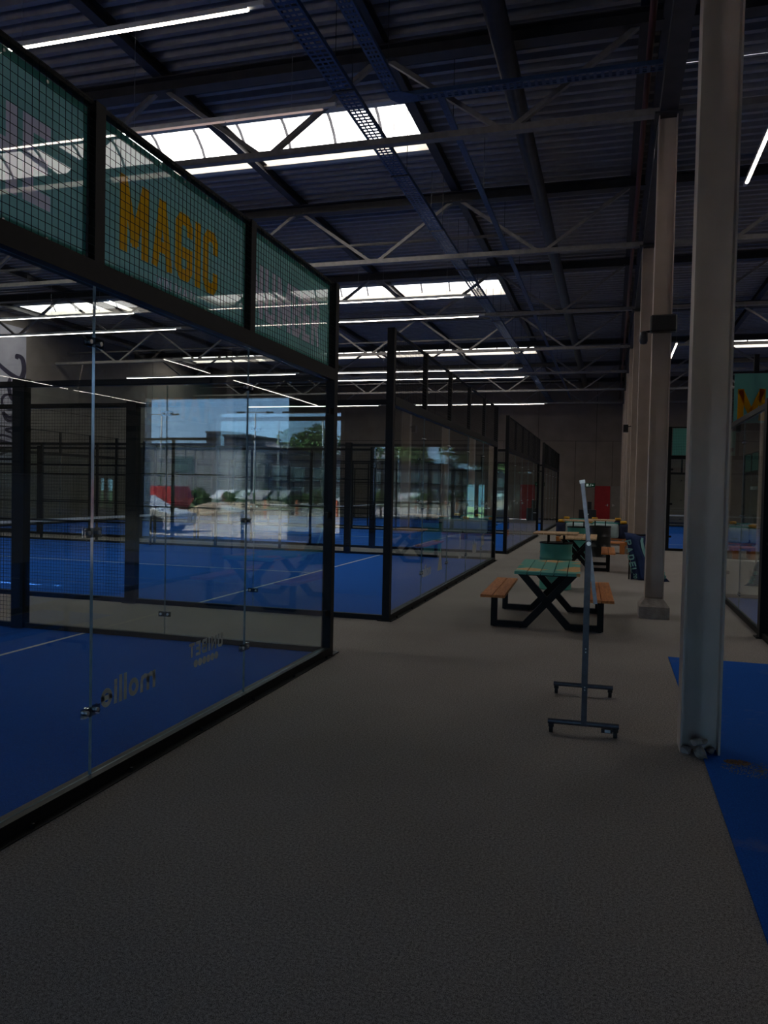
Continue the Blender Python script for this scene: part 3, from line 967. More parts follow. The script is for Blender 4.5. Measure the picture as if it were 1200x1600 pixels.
def make_court(detail=True):
    """origin at a front corner; local x runs down the court, local y across its front end"""
    c = empty('padel_court')
    MB().box(.02, LEN-.02, .02, W-.02, .001, .012).build('turf', M['turf'], c)
    for x in (3.02, LEN-3.07):
        MB().box(x, x+.05, .05, W-.05, .0125, .0135).build('court_line', M['line'], c)
    MB().box(3.07, LEN-3.07, W/2-.025, W/2+.025, .0125, .0135).build('court_line', M['line'], c)
    # base rails
    MB().box(-.05, .05, .05, W-.05, 0, .075).build('base_rail', M['black'], c)
    MB().box(LEN-.05, LEN+.05, .05, W-.05, 0, .075).build('base_rail', M['black'], c)
    for y in (0, W):
        MB().box(.05, LEN-.05, y-.03, y+.03, 0, .07).build('base_rail', M['black'], c)
    # end walls
    for ex, sg in ((0, 1), (LEN, -1)):
        MB().box(ex-.055, ex+.055, .05, W-.05, 2.93, 3.05).build('header_beam', M['black'], c)
        MB().box(ex-.02, ex+.02, .05, W-.05, 3.93, 3.96).build('top_rail', M['black'], c)
        for y in (0, W):
            p = link('corner_post', corner_me, c, (ex, y, 0))
            link('foot_plate', foot_me, p)
            for z in (.45, 1.5, 2.6):
                link('post_lug', lug_me, p, (0, .04 if y == 0 else -.04, z), (0, 0, R(90) if y == 0 else R(-90)))
        for i in range(1, 5):
            link('upper_post', uppost_me, c, (ex, PW*i, 0))
            for z in (.45, 1.5, 2.6):
                k = link('clamp', clamp_me, c, (ex, PW*i, z), (0, 0, R(90)))
                for s in (-.045, .045): link('bolt', bolt_me, k, (s, 0, 0))
        for i in range(5):
            link('glass_pane', end_pane_me, c, (ex, PW*i+.006, .076), (0, 0, R(90)))
            link('wire_mesh', up_wire_me, c, (ex-sg*.03, PW*i+.045, 3.04), (0, 0, R(90)))
        if ex == 0:
            for i in range(12):
                link('anchor_bolt', anchor_me, c, (-.085, .25+i*.86, 0))
            MB().box(-.11, -.05, .05, W-.05, 0, .006).build('anchor_strip', M['black'], c)
    # side walls
    for y in (0, W):
        for x0 in (.06, 2.0, LEN-4+.01, LEN-2):
            link('glass_pane', side_pane_me, c, (x0, y, .072))
        for x in (2.0-.005, LEN-2-.035):
            for z in (.3, 1.5, 2.6):
                k = link('clamp', clamp_me, c, (x, y, z))
                for s in (-.045, .045): link('bolt', bolt_me, k, (s, 0, 0))
        MB().box(.05, LEN-.05, y-.03, y+.03, 2.93, 3.0).build('side_rail', M['black'], c)
        for z in (1.2, 2.06):
            MB().box(4.06, LEN-4.06, y-.015, y+.015, z-.015, z+.015).build('mid_rail', M['black'], c)
        for x in (4.0, LEN-4.0):
            p = link('side_post', mid_me, c, (x, y, 0))
            link('foot_plate', foot_me, p)
        for i in range(1, 6):
            link('mesh_post', thin_me, c, (4+2*i, y, 0))
        for i in range(6):
            link('wire_mesh', side_wire_me, c, (4.05+2*i, y, .07))
    return c

C_FAR = [7.85, 20.1, 32.35, 44.6]
CX = -2.9
court_labels = ['padel court nearest on the left, under the teal lettered banners', 'second padel court on the left, behind the carpeted gap', 'third padel court on the left along the aisle', 'farthest padel court on the left, with small teal banners']
proto = make_court()
courts = []
for i, yf in enumerate(C_FAR):
    c = proto if i == 0 else copy_tree(proto)
    c.location = (CX, yf, 0); c.rotation_euler = (0, 0, math.pi)
    tag(c, court_labels[i], 'padel court', 'padel courts')
    courts.append(c)
c = copy_tree(proto); c.location = (1.9, 14.8, 0); c.rotation_euler = (0, 0, -math.pi/2)
tag(c, 'near right padel court whose glass side meets the right picture edge', 'padel court', 'padel courts')
MB().box(-.03, .03, .41, .49, 3.03, 4.25).build('extra_post', M['black'], c)
c = copy_tree(proto); c.location = (1.75+W, 26.5, 0); c.rotation_euler = (0, 0, math.pi/2)
tag(c, 'far right padel court seen between the first two columns', 'padel court', 'padel courts')

# nets
def make_net():
    n = empty('court_net')
    g = wire_grid(W-.5, .78, s=.05, r=.0016)
    o = g.build('net_mesh', M['wire'], n, (0, -(W-.5)/2, .06), (0, 0, R(90)))
    MB().box(-.012, .012, -(W-.5)/2, (W-.5)/2, .84, .9).build('net_tape', M['line'], n)
    for s in (-1, 1):
        MB().tube((0, s*(W/2-.22), 0), (0, s*(W/2-.22), .98), .035, 12).build('net_post', M['black'], n)
    return n
net0 = make_net()
nlab = ['padel net with white tape in the nearest left court', 'padel net with white tape in the second left court', 'padel net in the third left court', 'padel net in the farthest left court']
for i, yf in enumerate(C_FAR):
    n = net0 if i == 0 else copy_tree(net0)
    n.location = (CX-10, yf-W/2, .013)
    tag(n, nlab[i], 'net', 'court nets')
n = copy_tree(net0); n.location = (1.95+W/2, 4.8, .013); n.rotation_euler = (0, 0, R(90)); tag(n, 'padel net in the near right court', 'net', 'court nets')
n = copy_tree(net0); n.location = (1.75+W/2, 36.5, .013); n.rotation_euler = (0, 0, R(90)); tag(n, 'padel net in the far right court', 'net', 'court nets')

# ------------------------------------------------------------------ banners on the near court
def face_aisle(y0, z0, x):
    """local XY lettering -> plane x = const, reading along +Y, up +Z, facing +X"""
    return Matrix(((0, 0, 1, x), (1, 0, 0, y0), (0, 1, 0, z0), (0, 0, 0, 1)))
def printed_cloth(y0, y1, z0, z1, texts, x):
    """one sheet of cloth; the print is a change of colour in the same sheet, so light shines through both"""
    st = .004
    ny, nz = int((y1-y0)/st), int((z1-z0)/st)
    grid = [bytearray(ny) for _ in range(nz)]
    for s_, ty, tw_, tz, th_, t, mi, gap in texts:
        g = [GLYPH[c][0] if c != ' ' else .4 for c in s_]
        k = (tw_-gap*(len(s_)-1))/sum(g)
        xo = ty
        for c, w in zip(s_, g):
            ww = max(w*k, t)
            if c != ' ':
                for q in glyph_outline(c, ww, th_, t):
                    pts = [(xo+min(ww, max(0, p.x)), tz+min(th_, max(0, p.y))) for p in q]
                    a0 = max(0, int((min(p[0] for p in pts)-y0)/st)); a1 = min(ny-1, int((max(p[0] for p in pts)-y0)/st)+1)
                    b0 = max(0, int((min(p[1] for p in pts)-z0)/st)); b1 = min(nz-1, int((max(p[1] for p in pts)-z0)/st)+1)
                    for j in range(b0, b1+1):
                        v = z0+(j+.5)*st
                        for i in range(a0, a1+1):
                            u = y0+(i+.5)*st
                            sg = 0; ok = True
                            for m_ in range(4):
                                p, r_ = pts[m_], pts[(m_+1) % 4]
                                cr = (r_[0]-p[0])*(v-p[1])-(r_[1]-p[1])*(u-p[0])
                                if abs(cr) < 1e-12: continue
                                if sg == 0: sg = 1 if cr > 0 else -1
                                elif (cr > 0) != (sg > 0): ok = False; break
                            if ok: grid[j][i] = mi
            xo += ww+gap
    mb = MB()
    sy_, sz_ = (y1-y0)/ny, (z1-z0)/nz
    for j in range(nz):
        i = 0; row = grid[j]
        while i < ny:
            e = i
            while e < ny and row[e] == row[i]: e += 1
            b_ = len(mb.v)
            ya, yb, za, zb = y0+i*sy_, y0+e*sy_, z0+j*sz_, z0+(j+1)*sz_
            mb.v += [(x, ya, za), (x, yb, za), (x, yb, zb), (x, ya, zb)]
            mb.f.append((b_, b_+1, b_+2, b_+3)); mb.m.append(row[i])
            i = e
    me = bpy.data.meshes.new('banner_cloth')
    me.from_pydata(mb.v, [], mb.f)
    for m_ in ('teal', 'letter_pink', 'letter_orange'): me.materials.append(M[m_])
    me.polygons.foreach_set('material_index', mb.m)
    me.update()
    return me
def banner(y0, y1, label, texts):
    b = tag(empty('court_banner', (0, 0, 0)), label, 'banner', 'teal banners on the nearest court')
    link('banner_cloth', printed_cloth(y0, y1, 3.06, 3.92, texts, CX-.02), b)
    rim = MB()
    for a in ((y0, y1, 3.06, 3.1), (y0, y1, 3.88, 3.92), (y0, y0+.03, 3.1, 3.88), (y1-.03, y1, 3.1, 3.88)):
        rim.box(CX-.0185, CX-.017, *a)
    rim.build('hem', M['teal_plain'], b)
    n = 6
    for i in range(n+1):
        y = y0+.02+(y1-y0-.04)*i/n
        for z in (3.08, 3.9):
            MB().tube((CX-.016, y, z), (CX-.012, y, z), .009, 8).build('eyelet', M['steel'], b)
    return b
YP = [7.85-PW*i for i in range(6)]
banner(YP[1]+.055, YP[0]-.07, 'teal mesh banner lettered NUMBER in pale pink, at the court corner', [('NUMBER', 5.93, 1.57, 3.22, .45, .075, 1, .035)])
banner(YP[2]+.055, YP[1]-.055, 'teal mesh banner lettered MAGIC in orange', [('MAGIC', 4.13, 1.2, 3.22, .46, .078, 2, .035), ('WIN MAIN', 4.53, .5, 3.1, .075, .014, 1, .012)])
banner(YP[3]+.055, YP[2]-.055, 'teal mesh banner lettered THE in pale pink, cut by the left picture edge', [('THE', 2.78, .74, 3.23, .44, .078, 1, .035)])
# small banners on the farthest court and right courts
for i in range(5):
    y0 = C_FAR[3]-PW*(i+1)+.055
    o = MB().box(CX-.022, CX-.019, y0, y0+PW-.11, 3.06, 3.92).build('court_banner', M['teal_plain'] if i != 3 else M['letter_pink'])
    tag(o, ['plain teal banner at the far corner of the farthest court', 'plain teal banner second from the far corner of the farthest court', 'plain teal banner in the middle of the farthest court', 'pale pink banner among the teal ones on the farthest court', 'plain teal banner at the near corner of the farthest court'][i], 'banner', 'small banners on the farthest court')
rb = tag(empty('court_banner'), 'teal banner with orange letters behind wire, beside the nearest column', 'banner')
MB().box(2.0, 1.95+PW-.05, 14.752, 14.755, 3.06, 3.92).build('banner_cloth', M['teal_plain'], rb)
write('MAGIC', 1.75, .55, .1, M['letter_orange'], rb, Matrix(((1, 0, 0, 2.06), (0, 0, -1, 14.748), (0, 1, 0, 3.1), (0, 0, 0, 1))), gap=.06)
rb2 = MB().box(1.83, 1.75+PW-.05, 26.56, 26.564, 3.06, 3.92).build('court_banner', M['teal_plain'])
tag(rb2, 'plain teal banner on the far right court, between the first two columns', 'banner')

# decals stuck to the inside of the glass, so they read mirrored from the aisle
def decal(s, y0, w, z0, h, t, label, x=CX-.009, gap=.02):
    o = tag(empty('glass_decal'), label, 'decal')
    write(s, w, h, t, M['decal'], o, face_aisle(y0, z0, x), thick=.0008, gap=gap, mirror=True)
    return o
decal('mollie', 3.98, .58, .43, .17, .03, 'mirrored mollie lettering on the lower near glass')
decal('UNIBET', 5.0, .5, .53, .105, .022, 'mirrored UNIBET lettering on the lower near glass')
dots = tag(empty('glass_decal'), 'row of six frosted dots under the mirrored UNIBET lettering', 'decal')
for i in range(6):
    MB().tube((CX-.0085, 5.09+i*.062, .475), (CX-.0075, 5.09+i*.062, .475), .029, 16).build('dot', M['decal'], dots)
# second court: small sponsor marks low on the glass
decal('mollie', 12.25, .62, .36, .2, .03, 'small mirrored mollie lettering on the second court glass')
tri = MB().prism([(13.4, .36), (13.8, .36), (13.62, .75)], CX-.0085, CX-.0075, axis='x')
tag(tri.build('glass_decal', M['decal']), 'frosted triangle mark on the second court glass', 'decal')
for i, (y, lab) in enumerate([(15.35, 'frosted Y-shaped mark on the second court glass'), (17.0, 'frosted crown-shaped mark on the second court glass'), (18.2, 'frosted square mark near the far post of the second court')]):
    shp = [[(y, .42), (y+.3, .42), (y+.3, .5), (y, .5)], [(y, .4), (y+.5, .4), (y+.5, .66), (y+.36, .56), (y+.25, .74), (y+.14, .56), (y, .66)], [(y, .5), (y+.4, .5), (y+.4, .8), (y, .74)]][i]
    mb = MB().prism(shp, CX-.0085, CX-.0075, axis='x')
    if i == 0: mb.prism([(y+.1, .62), (y+.18, .62), (y+.18, .8), (y+.26, .95), (y+.2, .95), (y+.14, .84), (y+.08, .95), (y+.02, .95), (y+.1, .8)], CX-.0085, CX-.0075, axis='x')
    tag(mb.build('glass_decal', M['decal']), lab, 'decal')

# ------------------------------------------------------------------ loose turf on the right, dirt, rubble
o = MB().box(.65, 1.77, -2.5, 9.06, .0005, .009).build('turf_runner', M['turf_dusty'])
tag(o, 'loose dusty blue turf strip at the foot of the nearest column', 'turf')

def blob(name, mat, seed, sx, sy, sz, sub=3, rough=.25, boxy=False):
    rnd = random.Random(seed)
    bm = bmesh.new()
    bmesh.ops.create_icosphere(bm, subdivisions=sub, radius=1)
    if boxy:
        for v in bm.verts:
            m_ = max(abs(c) for c in v.co)
            v.co = v.co.lerp(v.co/m_*.82, .75)
    dirs = [(Vector((rnd.uniform(-1, 1), rnd.uniform(-1, 1), rnd.uniform(-1, 1))).normalized(), rnd.uniform(-rough, rough), rnd.uniform(2, 6)) for _ in range(26)]
    for v in bm.verts:
        r0 = v.co.length; n = v.co.normalized(); k = r0
        for d, a, p in dirs: k += a*max(0, n.dot(d))**(p*2)
        if boxy:
            q = n*k
            for d, a, p in dirs[:16]:
                e = q.dot(d)-(.62+.9*abs(a))
                if e > 0: q = q-d*e
            v.co = Vector((q.x*sx, q.y*sy, q.z*sz))
            continue
        v.co = Vector((n.x*sx, n.y*sy, n.z*sz))*k
    me = bpy.data.meshes.new(name); bm.to_mesh(me); bm.free()
    me.materials.append(mat)
    return me
rub = tag(empty('mortar_rubble', (.63, 5.66, 0)), 'broken chunk of pale mortar lying at the foot of the nearest column', 'rubble')
link('chunk', blob('chunk', M['rubble'], 3, .058, .05, .05, 4, .12, True), rub, (-.005, -.01, .045), (0, .06, .2))
link('chunk', blob('chunk', M['concrete'], 5, .066, .05, .028, 4, .12, True), rub, (.0, .02, .105), (.12, -.05, .3))
link('chunk', blob('chunk', M['concrete'], 8, .045, .06, .035, 3, .2, True), rub, (-.085, .08, .025))
link('chunk', blob('chunk', M['concrete'], 9, .035, .05, .025, 3, .2, True), rub, (.075, .09, .03))
def crumbs(name, cx, cy, n, r, label, mat):
    rnd = random.Random(n)
    mb = MB()
    for i in range(n):
        a = rnd.uniform(0, 6.28); d = r*rnd.random()**.7
        x, y = cx+d*math.cos(a)*1.2, cy+d*math.sin(a)*.8
        s = rnd.uniform(.0012, .0045)
        b = len(mb.v)
        mb.v += [(x-s, y-s, .009), (x+s, y-s, .009), (x+s*.8, y+s, .009), (x-s, y+s*.7, .009), (x, y, .009+s*1.2)]
        mb.f += [(b, b+1, b+4), (b+1, b+2, b+4), (b+2, b+3, b+4), (b+3, b, b+4)]; mb.m += [0]*4
    o = mb.build(name, M[mat]); o['kind'] = 'stuff'
    return tag(o, label, 'dirt')
crumbs('loose_dirt', .86, 5.62, 700, .07, 'loose brown dirt scattered on the blue turf by the nearest column', 'dirt')
crumbs('loose_grit', .98, 5.5, 600, .2, 'grey grit strewn over the blue turf around the brown dirt', 'rubble')

# ------------------------------------------------------------------ picnic tables
def picnic_table(printed):
    t = empty('picnic_table')
    hw, hl = .42, .95        # half width of the top (x), half length (y)
    pw = 2*hw/5
    for i in range(5):
        x0 = -hw+i*pw
        MB().box(x0+.005, x0+pw-.005, -hl, hl, .722, .76).build('top_plank', M['wood_top'] if printed else M['wood_pale'], t, bevel=.003)
    for s in (-1, 1):
        xc = s*.68
        for k in (-1, 1):
            a = xc+k*.08
            MB().box(a-.076, a+.076, -1.05, 1.05, .413, .45).build('bench_plank', M['wood'], t, bevel=.003)
    for y in (-.78, .78):
        f = MB()
        w = .075
        for s in (-1, 1):
            xl = s*.68
            f.box(xl-.04, xl+.04, y-w/2, y+w/2, .012, .413)
            x0, x1 = sorted((s*.64, s*.3))
            f.box(x0, x1, y-w/2, y+w/2, .012, .085)
            # diagonal strip: flat steel seen from its broad face
            b = len(f.v)
            lo, hi = (s*.37, s*.245), (-s*.27, -s*.39)
            for yy in (y-w/2, y+w/2):
                f.v += [(lo[0], yy, .012), (hi[0], yy, .722), (hi[1], yy, .722), (lo[1], yy, .012)]
            f.f += [(b, b+1, b+2, b+3), (b+7, b+6, b+5, b+4), (b, b+4, b+5, b+1), (b+1, b+5, b+6, b+2), (b+2, b+6, b+7, b+3), (b+3, b+7, b+4, b)]
            f.m += [0]*6
        fr = f.build('cross_frame', M['black'], t)
        for x in (-.68, -.33, .33, .68):
            MB().tube((x, y, 0), (x, y, .014), .016, 10).build('levelling_foot', M['rubber'], fr)
    MB().box(-.3, .3, -.74, -.68, .69, .722).box(-.3, .3, .68, .74, .69, .722).build('top_brace', M['black'], t)
    return t
pt = picnic_table(True)
pt.location = (-.8, 11.1, 0); pt.rotation_euler = (0, 0, R(2))
tag(pt, 'nearest picnic table with teal-printed plank top and black crossed steel legs', 'picnic table', 'picnic tables in the aisle')
pt2 = picnic_table(False)
pt2.location = (-.72, 19.2, 0); pt2.rotation_euler = (0, 0, R(.5))
tag(pt2, 'second picnic table farther down the aisle with bare pale plank top', 'picnic table', 'picnic tables in the aisle')

# ------------------------------------------------------------------ oil-drum high tables
def drum_table(mat):
    t = empty('drum_table')
    r = .29
    prof = [(r-.02, 0), (r+.008, .005), (r+.008, .02), (r, .03), (r, .27), (r+.012, .285), (r, .3), (r, .56), (r+.012, .575), (r, .59), (r, .82), (r+.008, .83), (r+.008, .85), (r-.01, .852), (r-.015, .835)]
    MB().lathe(prof, 32).build('drum', mat, t, smooth=True)
    MB().lathe([(r+.01, .845), (r+.014, .85), (r+.014, .866), (r-.004, .87), (r-.01, .86)], 32).build('rim', M['black'], t, smooth=True)
    for i in range(4):
        a = math.pi/4+i*math.pi/2
        MB().tube((.2*math.cos(a), .2*math.sin(a), .84), (.2*math.cos(a), .2*math.sin(a), 1.02), .014, 8).build('spacer_rod', M['black'], t)
    for i in range(4):
        x0 = -.4+.2*i
        MB().box(x0+.004, x0+.196, -.4, .4, 1.02, 1.05).build('top_board', M['wood_pale'], t, bevel=.004)
    return t
dt = drum_table(M['drum_teal']); dt.location = (-.96, 14.75, 0)
tag(dt, 'teal oil-drum high table right behind the nearest picnic table', 'drum table', 'oil-drum tables')
dt2 = copy_tree(dt); dt2.location = (-.84, 21.9, 0)
tag(dt2, 'second teal oil-drum table, behind the second picnic table', 'drum table', 'oil-drum tables')
dt3 = drum_table(M['drum_black']); dt3.location = (-.28, 22.85, 0)
tag(dt3, 'black oil-drum high table between the second picnic table and the sofas', 'drum table', 'oil-drum tables')

# ------------------------------------------------------------------ lounge corner
def cushion(w, d, h, seed=1, puff=.06):
    bm = bmesh.new()
    bmesh.ops.create_cube(bm, size=1)
    bmesh.ops.subdivide_edges(bm, edges=bm.edges, cuts=5, use_grid_fill=True)
    for v in bm.verts:
        x, y, z = v.co*2
        k = (1-x**4)*(1-z**4)
        y2 = y*(1+puff/d*2*k) if abs(y) > .2 else y
        rr = .93 if sum(abs(c) > .97 for c in (x, y, z)) >= 2 else 1
        v.co = Vector((x*w/2*rr, y2*d/2*rr, z*h/2*rr))
    me = bpy.data.meshes.new('cushion'); bm.to_mesh(me); bm.free()
    for p in me.polygons: p.use_smooth = True
    return me
def sofa(label, x, y, rz, w=2.3):
    s = tag(empty('pallet_sofa', (x, y, 0), rz), label, 'sofa', 'pallet sofas')
    # pallet base from boards
    for i in range(5):
        y0 = -.4+i*.17
        MB().box(-w/2, w/2, y0, y0+.13, .2, .235).build('pallet_board', M['wood'], s)
    for xx in (-w/2+.08, 0, w/2-.08):
        MB().box(xx-.07, xx+.07, -.4, .41, .0, .2).build('pallet_block', M['wood'], s)
    def cu(name, me, mat, loc):
        me.materials.append(mat); return link(name, me, s, loc)
    cu('seat_cushion', cushion(w-.1, .75, .16, 2), M['navy'], (0, -.02, .315))
    # back bolster in navy / pale / navy sections with teal piping and yellow corners
    cu('back_cushion', cushion(.32, .24, .5), M['navy'], (-w/2+.16, .32, .5))
    cu('back_cushion', cushion(.32, .24, .5), M['navy'], (w/2-.16, .32, .5))
    cu('back_cushion', cushion((w-.64)/2, .24, .5), M['palecloth'], (-(w-.64)/4, .32, .5))
    cu('back_cushion', cushion((w-.64)/2, .24, .5), M['palecloth'], ((w-.64)/4, .32, .5))
    MB().tube((-w/2+.1, .32, .755), (w/2-.1, .32, .755), .035, 10).build('piping', M['tealcloth'], s, smooth=True)
    for xx in (-w/2+.18, w/2-.18, .1):
        cu('corner_pad', cushion(.22, .18, .1), M['yellow'], (xx, .3, .8))
    return s
sofa('navy and pale blue pallet sofa with yellow pads behind the drum tables', -.62, 28.4, math.pi, 2.45)
sofa('second pallet sofa facing the first, farther toward the red door', -.7, 31.2, 0, 2.3)
pal = tag(empty('pallet_table', (.12, 24.4, 0)), 'low wooden pallet table beside the draped navy banner', 'table')
for i in range(4):
    MB().box(-.3, .3, -.35+i*.18, -.35+i*.18+.15, .3, .335).build('pallet_board', M['wood'], pal)
for xx in (-.23, .23):
    MB().box(xx-.07, xx+.07, -.35, .34, 0, .3).build('pallet_block', M['wood'], pal)

# black cases near the red door
fc = tag(empty('flight_case', (-1.35, 48.2, 0)), 'black flight case standing left of the red door', 'case')
MB().box(-.5, .5, -.3, .3, .06, .8).build('case_body', M['plastic'], fc, bevel=.02)
for xx in (-.42, .42):
    for yy in (-.22, .22): MB().tube((xx-.02, yy, .035), (xx+.02, yy, .035), .035, 10).build('castor', M['rubber'], fc)
MB().box(-.08, .08, -.31, -.3, .5, .56).build('latch', M['steel'], fc)
ls = tag(empty('loudspeaker', (-1.24, 48.2, .8)), 'slim black loudspeaker on the flight case by the red door', 'speaker')
MB().box(-.12, .12, -.14, .14, 0, .48).build('cabinet', M['plastic'], ls, bevel=.01)
MB().tube((0, -.142, .16), (0, -.15, .16), .09, 16).tube((0, -.142, .36), (0, -.15, .36), .05, 16).build('driver', M['rubber'], ls)

# exit sign
ex = tag(empty('exit_sign', (-1.32, YF-.05, 2.3)), 'green running-man exit sign above left of the red door', 'sign')
MB().box(-.3, .3, -.02, .05, -.12, .12).build('sign_box', M['exit_green'], ex)
MB().box(-.24, -.1, -.024, -.02, -.08, .08).build('door_symbol', M['exit_white'], ex)
rm = MB().bar((0, -.022, -.02), (.03, -.022, .05), .03, .03).bar((0, -.022, -.02), (-.04, -.022, -.08), .02).bar((0, -.022, -.02), (.05, -.022, -.07), .02).tube((.045, -.024, .075), (.045, -.02, .075), .02, 10)
rm.build('runner_symbol', M['exit_white'], ex)
MB().prism([(.22, 0), (.14, .05), (.14, .015), (.09, .015), (.09, -.015), (.14, -.015), (.14, -.05)], -.024, -.02, axis='y').build('arrow_symbol', M['exit_white'], ex)

# ------------------------------------------------------------------ draped navy banner
fl = tag(empty('draped_banner', (0, 17, 0)), 'navy cloth banner lettered PADEL draped over a stand behind the second column', 'banner')
def drape_right(v):
    return 1.2-1.0*v if v < .12 else (1.08-.18*(v-.12) if v < .4 else 1.03-.45*(v-.4))
def drape():
    nx, nz = 30, 24
    mb = MB()
    P = {}
    for sft in (0, 1):
        for i in range(nx+1):
            for j in range(nz+1):
                u, v = i/nx, j/nz            # u left to right, v bottom to top
                z = .01+.97*v
                left = .43 - .02*v + (-.13*max(0, v-.45)/.55)
                right = drape_right(v)
                x = left+(right-left)*u
                y = .14*math.sin(u*9+v*1.3)*(1-v*.65)*.5 - .22*(1-v)*(.3+.7*u) + .05*math.sin(u*21+v*4)*(1-v)
                if v > .93: y += .1*(v-.93)/.07
                z -= .05*u*v*math.sin(u*3)
                P[(sft, i, j)] = len(mb.v)
                mb.v.append((x, y+sft*.012, z))
    for i in range(nx):
        for j in range(nz):
            mb.f.append((P[0,i,j], P[0,i+1,j], P[0,i+1,j+1], P[0,i,j+1])); mb.m.append(0)
            mb.f.append((P[1,i,j], P[1,i,j+1], P[1,i+1,j+1], P[1,i+1,j])); mb.m.append(0)
    for i in range(nx):
        for j in (0, nz): mb.f.append((P[0,i,j], P[0,i+1,j], P[1,i+1,j], P[1,i,j])); mb.m.append(0)
    for j in range(nz):
        for i in (0, nx): mb.f.append((P[0,i,j], P[0,i,j+1], P[1,i,j+1], P[1,i,j])); mb.m.append(0)
    return mb
def drape_y(x, z):
    v = min(1, max(0, (z-.01)/.97)); left = .43-.02*v+(-.13*max(0, v-.45)/.55); right = drape_right(v)
    u = min(1, max(0, (x-left)/(right-left)))
    y = .14*math.sin(u*9+v*1.3)*(1-v*.65)*.5 - .22*(1-v)*(.3+.7*u) + .05*math.sin(u*21+v*4)*(1-v)
    return y
drape().build('banner_cloth', M['navy_flag'], fl, smooth=True)
MB().tube((.36, .08, .93), (.72, .08, .93), .02, 10).build('stand_bar', M['black'], fl)
for xx in (.4, .68):
    MB().tube((xx, .08, 0), (xx, .08, .93), .016, 10).build('stand_leg', M['black'], fl)
def drape_shape(me, name, mat):
    for v in me.vertices:
        v.co.y = drape_y(v.co.x, v.co.z)-.012
    me.update(); me.materials.clear(); me.materials.append(mat)
    link(name, me, fl)
def flag_letter(ch, w, h, t, x, z, ang, mat):
    """letter rotated clockwise by ang about its lower left corner at (x, z)"""
    me = glyph_mesh(ch, w, h, t, .001, M[mat])
    me.transform(Matrix.Translation((x, 0, z)) @ Matrix.Rotation(ang, 4, 'Y') @ Matrix(((1,0,0,0),(0,0,-1,0),(0,1,0,0),(0,0,0,1))))
    drape_shape(me, 'letter', M[mat])
for ch, x, z in [('P', .365, .775), ('A', .395, .625), ('D', .43, .47), ('E', .465, .325), ('L', .49, .2)]:
    a_ = R(74); w_, h_ = .105, .125
    flag_letter(ch, w_, h_, .027, x-(math.cos(a_)*w_+math.sin(a_)*h_)/2, z-(-math.sin(a_)*w_+math.cos(a_)*h_)/2, a_, 'mint')
for ch, x, z in [('2', .515, .115), ('0', .52, .06)]:
    flag_letter(ch, .045, .07, .011, x-.035, z+.02, R(84), 'mint')
sw = [(.62, .89), (.6, .82), (.62, .7), (.66, .58), (.7, .48), (.745, .46), (.72, .56), (.69, .68), (.66, .8), (.66, .88)]
mb = MB().prism(sw, -.001, .001, axis='y')
drape_shape(mb.mesh('swoosh', M['mint']), 'swoosh', M['mint'])
for k, (x, z, s) in enumerate([(1.05, .17, .05), (1.0, .27, .04), (1.08, .1, .045)]):
    drape_shape(MB().prism([(x+s*math.cos(a)*(1.4 if i % 2 else .8), z+s*math.sin(a)) for i, a in enumerate([j*math.pi/4 for j in range(8)])], -.001, .001, axis='y').mesh('spot', M['mint']), 'printed_spot', M['mint'])

# ------------------------------------------------------------------ mobile tilting board on castors, seen edge-on
rk = tag(empty('mobile_board', (-.15, 5.9, 0), R(1.9)), 'grey mobile tilting board on castors, seen edge-on beside the nearest column', 'board stand')
def castor(x, y, brake):
    c = MB().tube((x-.014, y, .03), (x+.014, y, .03), .03, 14).build('castor', M['rubber'], rk)
    MB().box(x-.02, x+.02, y-.018, y+.02, .045, .068).build('fork', M['plastic'], c)
    if brake:
        MB().box(x-.1, x-.02, y-.02, y+.015, .035, .062).build('brake_pedal', M['plastic'], c)
        MB().box(x-.075, x-.035, y-.022, y-.02, .04, .06).build('brake_label', M['sticker'], c)
for y in (0, 1.17):
    MB().tube((-.26, y, .085), (.25, y, .085), .02, 12).build('foot_bar', M['rack'], rk)
    for x in (-.235, .225): castor(x, y, y == 0 and x > 0)
    p = MB().box(-.02, .02, y-.02, y+.02, .07, 1.44).build('upright', M['rack'], rk)
    for z in (.34, .36, .62, .645):
        MB().tube((0, y-.024, z), (0, y-.019, z), .005, 8).build('screw', M['steel'], p)
    MB().tube((0, y-.03, 1.42), (0, y+.03, 1.42), .016, 10).build('pivot', M['steel'], p)
MB().box(-.012, .012, .02, 1.15, .28, .31).build('cross_bar', M['rack'], rk)
tl = Matrix.Rotation(R(-7), 4, 'Y')
bd = MB().box(-.008, .008, .03, 1.14, -.44, .42)
bo = bd.build('board_panel', M['board'], rk, (0, 0, 1.43), (0, R(-7.5), 0))
fr = MB()
fr.box(-.014, .014, .02, .045, -.46, .445).box(-.014, .014, 1.125, 1.15, -.46, .445).box(-.014, .014, .045, 1.125, -.46, -.44).box(-.014, .014, .045, 1.125, .425, .445)
fr.build('board_frame', M['alu'], bo)
MB().box(-.02, .02, .01, .05, .435, .46).build('frame_corner', M['steel'], bo)

